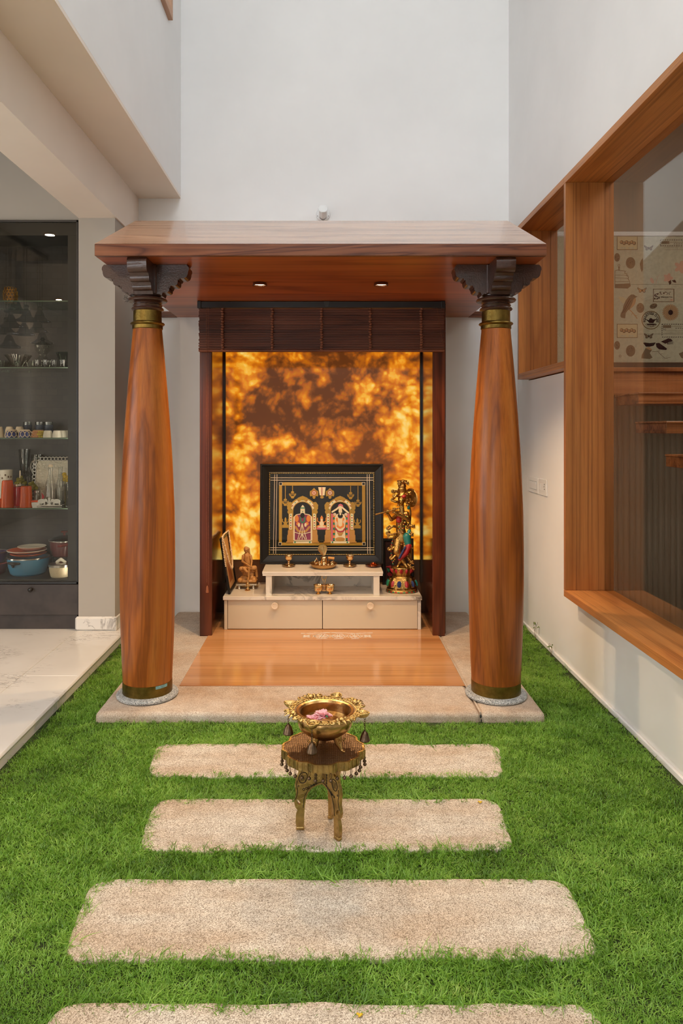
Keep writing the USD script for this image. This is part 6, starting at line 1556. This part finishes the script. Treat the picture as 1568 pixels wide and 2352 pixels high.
wall_f = plain('fluted_grey', srgb(186, 176, 158), .6)
fp_ = thing('fluted_screen', 'grey fluted panel under the stair landing, seen through the window', 'panel', (2.6, 5.0, .061))
part(fp_, 'back_sheet', box(1.67, 3.59, 5.02, 5.04, .061, 1.653), wall_f)
for k in range(48):
    x = 1.69 + k * .04
    part(fp_, 'flute', lathe([(.016, .0615), (.016, 1.653)], 8, (x, 5.022, 0), PI, 2 * PI), wall_f)

BD = 5.86
fabric = plain('blind_fabric', srgb(192, 188, 164), .9, bump=.25, bscale=260, var=.10, vscale=45)
pr_dark, pr_mid, pr_tan, pr_pale, pr_rose = (plain('print_' + n, c, .9) for n, c in (('dark', srgb(66, 54, 48)), ('mid', srgb(126, 108, 84)), ('tan', srgb(186, 148, 108)), ('pale', srgb(206, 190, 152)), ('rose', srgb(206, 160, 138))))
def fx(cx): return X(1400 + cx / 6.533, BD)
def fz(cy): return Z(500 + cy / 6.533, BD)
FS = BD / FPX / 6.533
rbd = thing('roman_blind', 'cream roman blind printed with birds, eggs, stamps and flowers, seen through the window', 'blind', (2.35, BD, 1.985))
xb0, xb1 = 1.70, 3.15
seams = [295, 1000, 1745, 2045, 2115]
zs_ = [2.985, fz(1000), fz(1745), 1.985]
for k in range(3):
    pts = [(BD + .006 + .014 * math.sin(PI * t) ** .5 * (1 - t) * 0 + .004, zs_[k] + (zs_[k + 1] - zs_[k]) * t) for t in np.linspace(0, 1, 4)]
    part(rbd, 'fabric_panel', cbox(xb0, xb1, BD + .002, BD + .006, zs_[k + 1] + .0008, zs_[k] - .0008, .0008), fabric)
part(rbd, 'hem', cbox(xb0, xb1, BD - .001, BD + .010, 1.972, 1.9848, .003), fabric)
part(rbd, 'head_rail', cbox(xb0, xb1, BD - .01, BD + .02, 2.986, 3.02, .003), white_plastic)
def fpoly(pts): return sg.Polygon([(fx(a), fz(b)) for a, b in pts]).buffer(0)
def fel(cx, cy, rx, ry, rot=0): return affinity.rotate(affinity.scale(sg.Point(fx(cx), fz(cy)).buffer(1, quad_segs=8), rx * FS, ry * FS), rot)
def fln(pts, w): return sg.LineString([(fx(a), fz(b)) for a, b in pts]).buffer(w * FS / 2, quad_segs=3)
def frec(a, b, c, d): return sg.box(fx(a), fz(d), fx(c), fz(b))
clip = sg.box(xb0 + .002, 1.987, xb1 - .002, 2.983)
def pr(name, poly, m_, lv=1, label=None):
    poly = poly.intersection(clip)
    if poly.is_empty: return
    part(rbd, name, ext(poly, BD + .002 - .0004 * lv - .0006, BD + .002 - .0004 * (lv - 1) + .0004, 'xz'), m_, label, smooth=False)
rp_ = random.Random(2)
def egg(cx, cy, rx, ry, rot=0, m_=None):
    pr('egg_print', fel(cx, cy, rx, ry, rot), m_ or pr_mid)
    sp = [fel(cx + rp_.uniform(-.7, .7) * rx * .9, cy + rp_.uniform(-.7, .7) * ry * .9, rp_.uniform(2.5, 6), rp_.uniform(2.5, 5)) for _ in range(14)]
    pr('egg_speckle', unary_union(sp), pr_dark, 2)
def butterfly(cx, cy, s, m_):
    w = unary_union([fpoly([(cx, cy), (cx - 70 * s, cy - 42 * s), (cx - 74 * s, cy - 22 * s), (cx - 50 * s, cy + 6 * s), (cx - 52 * s, cy + 34 * s), (cx - 24 * s, cy + 42 * s), (cx - 4 * s, cy + 12 * s)]), fpoly([(cx, cy), (cx + 70 * s, cy - 42 * s), (cx + 70 * s, cy - 22 * s), (cx + 50 * s, cy + 6 * s), (cx + 54 * s, cy + 34 * s), (cx + 26 * s, cy + 42 * s), (cx + 4 * s, cy + 12 * s)])])
    pr('butterfly_print', w, pr_dark)
    pr('butterfly_wing', w.buffer(-5 * s * FS), m_, 2)
    pr('butterfly_body', fel(cx, cy + 6 * s, 5 * s, 24 * s), pr_dark, 3)
def fruit_stamp(cx, cy):
    pr('stamp_print', frec(cx - 155, cy - 105, cx + 155, cy + 105), pr_pale)
    pr('stamp_border', frec(cx - 155, cy - 105, cx + 155, cy + 105).difference(frec(cx - 147, cy - 97, cx + 147, cy + 97)), pr_mid, 2)
    pr('fruit_print', unary_union([fel(cx - 85 + 38 * i, cy - 10 + 16 * (i % 2), 26, 28) for i in range(6)]), pr_mid, 2)
    pr('fruit_highlight', unary_union([fel(cx - 90 + 38 * i, cy - 14 + 16 * (i % 2), 14, 16) for i in range(6)]), pr_tan, 3)
    pr('stamp_plate', unary_union([frec(cx - 100, cy + 66, cx - 20, cy + 88), frec(cx + 20, cy + 66, cx + 100, cy + 88)]), fabric, 2)
def envelope(x0, y0, x1, y1):
    d = []
    n = int((x1 - x0) / 34)
    for i in range(n):
        for y in (y0, y1 - 9):
            d.append(fpoly([(x0 + 34 * i + 6, y), (x0 + 34 * i + 26, y), (x0 + 34 * i + 20, y + 9), (x0 + 34 * i, y + 9)]))
    for i in range(int((y1 - y0) / 30)):
        d.append(fpoly([(x0, y0 + 30 * i + 8), (x0 + 9, y0 + 30 * i), (x0 + 9, y0 + 30 * i + 16), (x0, y0 + 30 * i + 24)]))
    for i in range(6, n):
        d.append(fpoly([(x0 + 34 * i + 6, y0 + 62), (x0 + 34 * i + 24, y0 + 62), (x0 + 34 * i + 20, y0 + 69), (x0 + 34 * i, y0 + 69)]))
    pr('envelope_border', unary_union(d), pr_dark)
    pr('envelope_line', unary_union([fln([(x0 + 60, y), (x1, y)], 3) for y in (y0 + 100, y0 + 125, y0 + 150)] + [fln([(x0 + 150, y), (x1, y)], 3) for y in (y0 + 30, y0 + 45)]), pr_mid)
    pr('envelope_stamp', frec(x0 + 18, y0 + 20, x0 + 140, y0 + 62), pr_mid)
def lettering(text, cx, cy, h_, m_, name='lettering', bold=False):
    m = meshkit.text_mesh(text, h_ * FS, .0006, bold=bold)
    v = np.array(m.vertices); w_ = v[:, 0].max()
    v = np.stack([fx(cx) - w_ / 2 + v[:, 0], BD + .0005 - v[:, 2], fz(cy) - h_ * FS / 2 + v[:, 1]], 1)
    part(rbd, name, trimesh.Trimesh(v, m.faces, process=False), m_, smooth=False)
def arc_text(text, cx, cy, r_, a0, a1, h_, m_, inward=False):
    ms = []
    for ch, a in zip(text, np.linspace(a0, a1, len(text))):
        if ch == ' ': continue
        m = meshkit.text_mesh(ch, h_ * FS, .0006, bold=True)
        v = np.array(m.vertices); v[:, 0] -= (v[:, 0].max() + v[:, 0].min()) / 2
        rot = a - PI / 2 if not inward else a + PI / 2
        ca, sa = math.cos(rot), math.sin(rot)
        rr_ = r_ * FS if not inward else (r_ + h_) * FS
        ox, oz = fx(cx) + rr_ * math.cos(a), fz(cy) + rr_ * math.sin(a)
        V = np.stack([ox + v[:, 0] * ca - v[:, 1] * sa, BD + .0003 - v[:, 2], oz + v[:, 0] * sa + v[:, 1] * ca], 1)
        ms.append(trimesh.Trimesh(V, m.faces, process=False))
    part(rbd, 'lettering', cat(ms), m_, smooth=False)
for dy in (0, -1320):
    fruit_stamp(262, 1697 + dy)
    egg(110, 1915 + dy, 44, 64, 0); egg(312, 1997 + dy, 70, 86, 0)
    butterfly(585, 1772 + dy, .95, pr_mid)
egg(458, 1354, 58, 74, 0, pr_mid); egg(656, 1326, 58, 38, 20, pr_mid)
egg(-260, 1500, 60, 76); egg(-330, 720, 55, 70); egg(-150, 1900, 60, 76)
# bird on a twig
pr('bird_wing_twig', fpoly([(130, 1185), (195, 1190), (250, 1225), (230, 1265), (200, 1285), (160, 1245)]), pr_pale)
pr('twig', unary_union([fln([(285, 1370), (340, 1420), (410, 1510)], 14), fln([(340, 1420), (330, 1460)], 8), fln([(370, 1460), (410, 1470)], 8)]), pr_tan)
pr('bird_print', fpoly([(160, 1480), (165, 1440), (195, 1380), (205, 1320), (240, 1240), (285, 1180), (320, 1152), (360, 1152), (385, 1172), (420, 1185), (388, 1196), (392, 1250), (370, 1310), (330, 1350), (270, 1390), (240, 1430), (230, 1510), (175, 1500)]), pr_mid, 2, 'brown bird perched on a twig')
pr('bird_breast', fpoly([(360, 1215), (388, 1200), (392, 1250), (368, 1312), (330, 1348), (300, 1365), (330, 1300)]), pr_tan, 3)
pr('bird_wing', unary_union([fln([(300, 1215), (240, 1330), (190, 1430)], 8), fln([(320, 1240), (260, 1340), (215, 1420)], 7), fel(362, 1178, 5, 5)]), pr_dark, 3)
# bird cage
cage = [(75, 795), (120, 780), (240, 800), (225, 830), (262, 840), (258, 868), (285, 885), (278, 915), (298, 950), (315, 1025), (270, 1062), (75, 1055)]
pr('cage_print', unary_union([fpoly(cage).difference(fpoly(cage).buffer(-7 * FS))] + [fln([(75, y), (285, y + 4)], 5) for y in (860, 905, 960)] + [fpoly([(75, 995), (300, 985), (315, 1025), (270, 1062), (75, 1055)]), fel(138, 718, 18, 18).difference(fel(138, 718, 11, 11)), fln([(138, 736), (138, 790)], 12), fel(138, 750, 14, 9), fel(155, 2075, 18, 18).difference(fel(155, 2075, 11, 11))]), pr_mid, 1, 'bird cage')
butterfly(485, 1085, .95, pr_tan)
# round stamp
pr('round_stamp', fel(618, 1537, 141, 139).difference(fel(618, 1537, 131, 129)), plain('print_ochre', srgb(112, 86, 48), .9), 1, 'ring of the round stamp')
arc_text("RILLETTES D'OIE", 618, 1537, 84, math.radians(188), math.radians(-14), 34, pr_dark)
arc_text('LITTRABIE', 618, 1537, 84, math.radians(222), math.radians(318), 24, pr_mid, True)
pr('stamp_goose', unary_union([fpoly([(530, 1515), (585, 1540), (600, 1512), (620, 1505), (645, 1525), (710, 1522), (672, 1548), (655, 1580), (595, 1580), (570, 1552)]), fpoly([(555, 1590), (690, 1590), (705, 1610), (650, 1612), (560, 1608)])]), pr_dark, 1, 'dark winged emblem inside the stamp')
# label card
pr('card_print', frec(648, 1066, 968, 1264).difference(frec(660, 1074, 956, 1256)), pr_mid)
pr('card_flowers', unary_union([fel(700 + rp_.uniform(-30, 40), 1180 + rp_.uniform(-40, 40), 9, 8) for _ in range(16)] + [fel(800 + rp_.uniform(-60, 120), 1130 + rp_.uniform(-18, 18), 8, 4) for _ in range(18)]), pr_dark)
lettering('Afternoon Tea', 850, 1190, 19, pr_dark)
pr('card_tea_pot', unary_union([fel(930, 1235, 22, 12), fln([(905, 1240), (890, 1245)], 5)]), pr_rose)
# sunflower
pr('sunflower_petal', unary_union([affinity.rotate(fel(912 + 72 * math.cos(a), 1422 - 72 * math.sin(a), 55, 11), math.degrees(a)) for a in np.linspace(0, 2 * PI, 25)[:-1]]), pr_tan, 1, 'ring of pale sunflower petals')
pr('sunflower_shade', unary_union([fln([(912 + 40 * math.cos(a), 1422 - 40 * math.sin(a)), (912 + 118 * math.cos(a), 1422 - 118 * math.sin(a))], 4) for a in np.linspace(.13, 2 * PI + .13, 25)[:-1]]), pr_mid, 2)
pr('sunflower_heart', fel(912, 1422, 36, 38), pr_dark, 3)
envelope(780, 1592, 1400, 1795); lettering('TO', 818, 1680, 28, pr_dark)
envelope(755, 330, 1400, 425)
# swallow
pr('swallow_print', unary_union([fpoly([(500, 1880), (520, 1872), (600, 1882), (690, 1872), (660, 1920), (600, 1935), (545, 1935)]), fpoly([(690, 1885), (740, 1878), (860, 1965), (845, 1985), (740, 1975), (700, 1940)]), fpoly([(765, 1860), (880, 1810), (920, 1820), (945, 1850), (880, 1870), (830, 1892), (815, 1880)])]), pr_dark, 1, 'dark swallow')
pr('swallow_feather', unary_union([fln([(860, 1880 + 6 * i), (952, 1858 + 12 * i)], 4) for i in range(4)]), pr_dark)
pr('small_bird', fpoly([(475, 2110), (480, 2060), (520, 1990), (540, 1955), (600, 1970), (630, 1990), (600, 2030), (640, 2100), (600, 2120)]), pr_mid, 1)
pr('small_bird_head', fpoly([(530, 1955), (590, 1938), (640, 1985), (600, 1985)]), pr_tan, 2)
pr('branch', unary_union([fln([(640, 2010), (720, 2005), (770, 2060), (830, 2110)], 6), fln([(700, 2005), (750, 2000)], 5), fln([(760, 2050), (790, 2040)], 5), fln([(830, 2110), (910, 2095)], 5)]), pr_mid)
pr('hanging_bird', fpoly([(497, 540), (500, 600), (470, 640), (450, 690), (462, 760), (480, 815), (500, 780)]), pr_mid, 1)
pr('blossom', unary_union([affinity.rotate(fel(875 + 36 * math.cos(a), 905 - 36 * math.sin(a), 38, 26), math.degrees(a)) for a in np.linspace(0, 2 * PI, 6)[:-1]]), pr_rose)
pr('blossom_leaf', unary_union([fpoly([(880, 960), (915, 935), (925, 980), (900, 1010)]), fpoly([(930, 940), (980, 930), (1000, 975), (960, 970)])]), pr_dark)
pr('blossom', unary_union([affinity.rotate(fel(1060 + 50 * math.cos(a), 740 - 50 * math.sin(a), 50, 28), math.degrees(a)) for a in np.linspace(0, 2 * PI, 6)[:-1]]), pr_rose)
pr('feather', unary_union([fel(635, 945, 24, 46, 25), fln([(690, 985), (720, 890), (750, 850)], 5), fln([(720, 890), (700, 880)], 4)]), pr_rose)
pr('shield', fpoly([(1035, 2040), (1100, 2010), (1160, 2030), (1150, 2100), (1080, 2110)]), pr_mid)

# ================================================================== small things on the walls and lawn
def dep(px): return WX * FPX / (px - CX)
sp1 = thing('switch_plate', 'white wall plate with one large rocker switch on the right wall', 'switch', (WX, dep(1226), 1.06))
d1, d0 = dep(1215.5), dep(1238)
z0, z1 = Z(1131, dep(1226)), Z(1096, dep(1226))
part(sp1, 'plate', cbox(WX - .010, WX - .0003, d0, d1, z0, z1, .003), white_plastic)
part(sp1, 'rocker', hull([(WX - .0105, d0 + .03, z0 + .028), (WX - .0105, d1 - .05, z0 + .028), (WX - .0105, d0 + .03, z1 - .028), (WX - .0105, d1 - .05, z1 - .028), (WX - .013, d0 + .03, z0 + .028), (WX - .013, d1 - .05, z0 + .028), (WX - .018, d0 + .03, z1 - .028), (WX - .018, d1 - .05, z1 - .028)]), white_plastic)
part(sp1, 'rocker_bezel', cat(*[cbox(WX - .0115, WX - .0098, *b, .0005) for b in ((d0 + .026, d0 + .0295, z0 + .024, z1 - .024), (d1 - .0495, d1 - .046, z0 + .024, z1 - .024), (d0 + .026, d1 - .046, z0 + .024, z0 + .0275), (d0 + .026, d1 - .046, z1 - .0275, z1 - .024))]), plain('bezel_grey', (.42, .42, .42), .4))
sp2 = thing('socket_plate', 'narrow white wall plate with a small socket, nearer the window than the rocker plate', 'socket', (WX, dep(1248), 1.05))
d1, d0 = dep(1240), dep(1257.5)
z0, z1 = Z(1138, dep(1248)), Z(1100, dep(1248))
part(sp2, 'plate', cbox(WX - .010, WX - .0003, d0, d1, z0, z1, .003), white_plastic)
part(sp2, 'switch', cbox(WX - .014, WX - .0098, d1 - .05, d1 - .022, z0 + .034, z1 - .034, .001), white_plastic)
part(sp2, 'socket_face', cbox(WX - .0115, WX - .0098, d0 + .018, d1 - .06, z0 + .03, z1 - .03, .001), white_plastic)
for k in range(3):
    part(sp2, 'socket_hole', cbox(WX - .0119, WX - .0114, d0 + .03 + .008 * (k % 2), d0 + .042 + .008 * (k % 2), z0 + .042 + .016 * k, z0 + .05 + .016 * k, .0002), black_metal)

# vent cowl above the canopy
vx, vz = X(741.5, 5.57), Z(491, 5.57)
vc = thing('wall_vent', 'small white round wall vent with a grille above the middle of the canopy', 'vent', (vx, 5.6, vz - .06))
part(vc, 'base_plate', move(lathe([(0, 0), (.052, 0), (.054, .004), (.050, .010), (.035, .012), (0, .012)], 36), (vx, 5.5995, vz), rx=PI / 2), white_plastic)
for s in (-1, 1):
    part(vc, 'screw', move(lathe([(0, 0), (.003, 0), (.003, .002), (0, .002)], 10), (vx + s * .042, 5.589, vz - .012), rx=PI / 2), black_metal)
tilt_ = math.radians(62)
def cowl(m): return move(m, (vx, 5.585, vz - .03), rx=tilt_)
part(vc, 'cowl', cowl(lathe([(.030, .0), (.031, .05), (.030, .085), (.036, .094), (.038, .10), (.034, .104), (.024, .10), (0, .10)], 32)), white_plastic)
part(vc, 'grille_ground', move(lathe([(0, 0), (.030, 0), (.030, .002), (0, .002)], 28, squash=1.4), (vx, 5.552, vz - .012), rx=PI / 2), black_metal)
for k in range(7):
    x = vx - .024 + k * .008; hh = math.sqrt(max(0, .029 ** 2 - (x - vx) ** 2)) * 1.4
    part(vc, 'grille_bar', cbox(x - .0018, x + .0018, 5.545, 5.5515, vz - .012 - hh, vz - .012 + hh, .0006), white_plastic)

# weeds along the right wall, a fallen petal or two
weed = plain('weed', srgb(96, 120, 44), .7)
stem_m = plain('weed_stem', srgb(104, 84, 56), .8)
rw = random.Random(8)
for px, py, h_, lab in ((1240, 1460, .12, 'thin leafy weed at the foot of the right wall below the switches'), (1276, 1500, .07, 'short dry weed stalk at the foot of the right wall'), (1200, 1428, .05, 'small weed at the skirting beside the right pillar')):
    d = WX * FPX / (px - CX) ; x = WX - .03
    t = thing('weed', lab, 'weed', (x, d, .0))
    part(t, 'stem', cat(*[tube(curve([(x, d, 0), (x + rw.uniform(-.01, .01), d + rw.uniform(-.01, .01), h_ * .5), (x + rw.uniform(-.015, .01), d + rw.uniform(-.02, .02), h_)], 8), .0012, 5) for _ in range(3)]), stem_m)
    for k in range(6):
        part(t, 'leaf', leaf((x + rw.uniform(-.012, .012), d + rw.uniform(-.012, .012), h_ * rw.uniform(.6, .95)), rw.uniform(0, 2 * PI), rw.uniform(.012, .022), .004, .3), weed)
yel = plain('yellow_petal', srgb(226, 186, 40), .6)
for px, py, lab in ((823, 2338, 'fallen yellow petal on the nearest stepping stone'), (1101, 1846, 'fallen yellow petal at the right end of the stone under the table')):
    d = (EYE - .009) * FPX / (py - CY); x = X(px, d)
    s_ = cat(leaf((x, d, .0115), .6, .014, .0045, .2), leaf((x + .004, d + .002, .0115), 2.4, .012, .004, .2))
    single('fallen_petal', s_, yel, lab, 'petal', smooth=True)
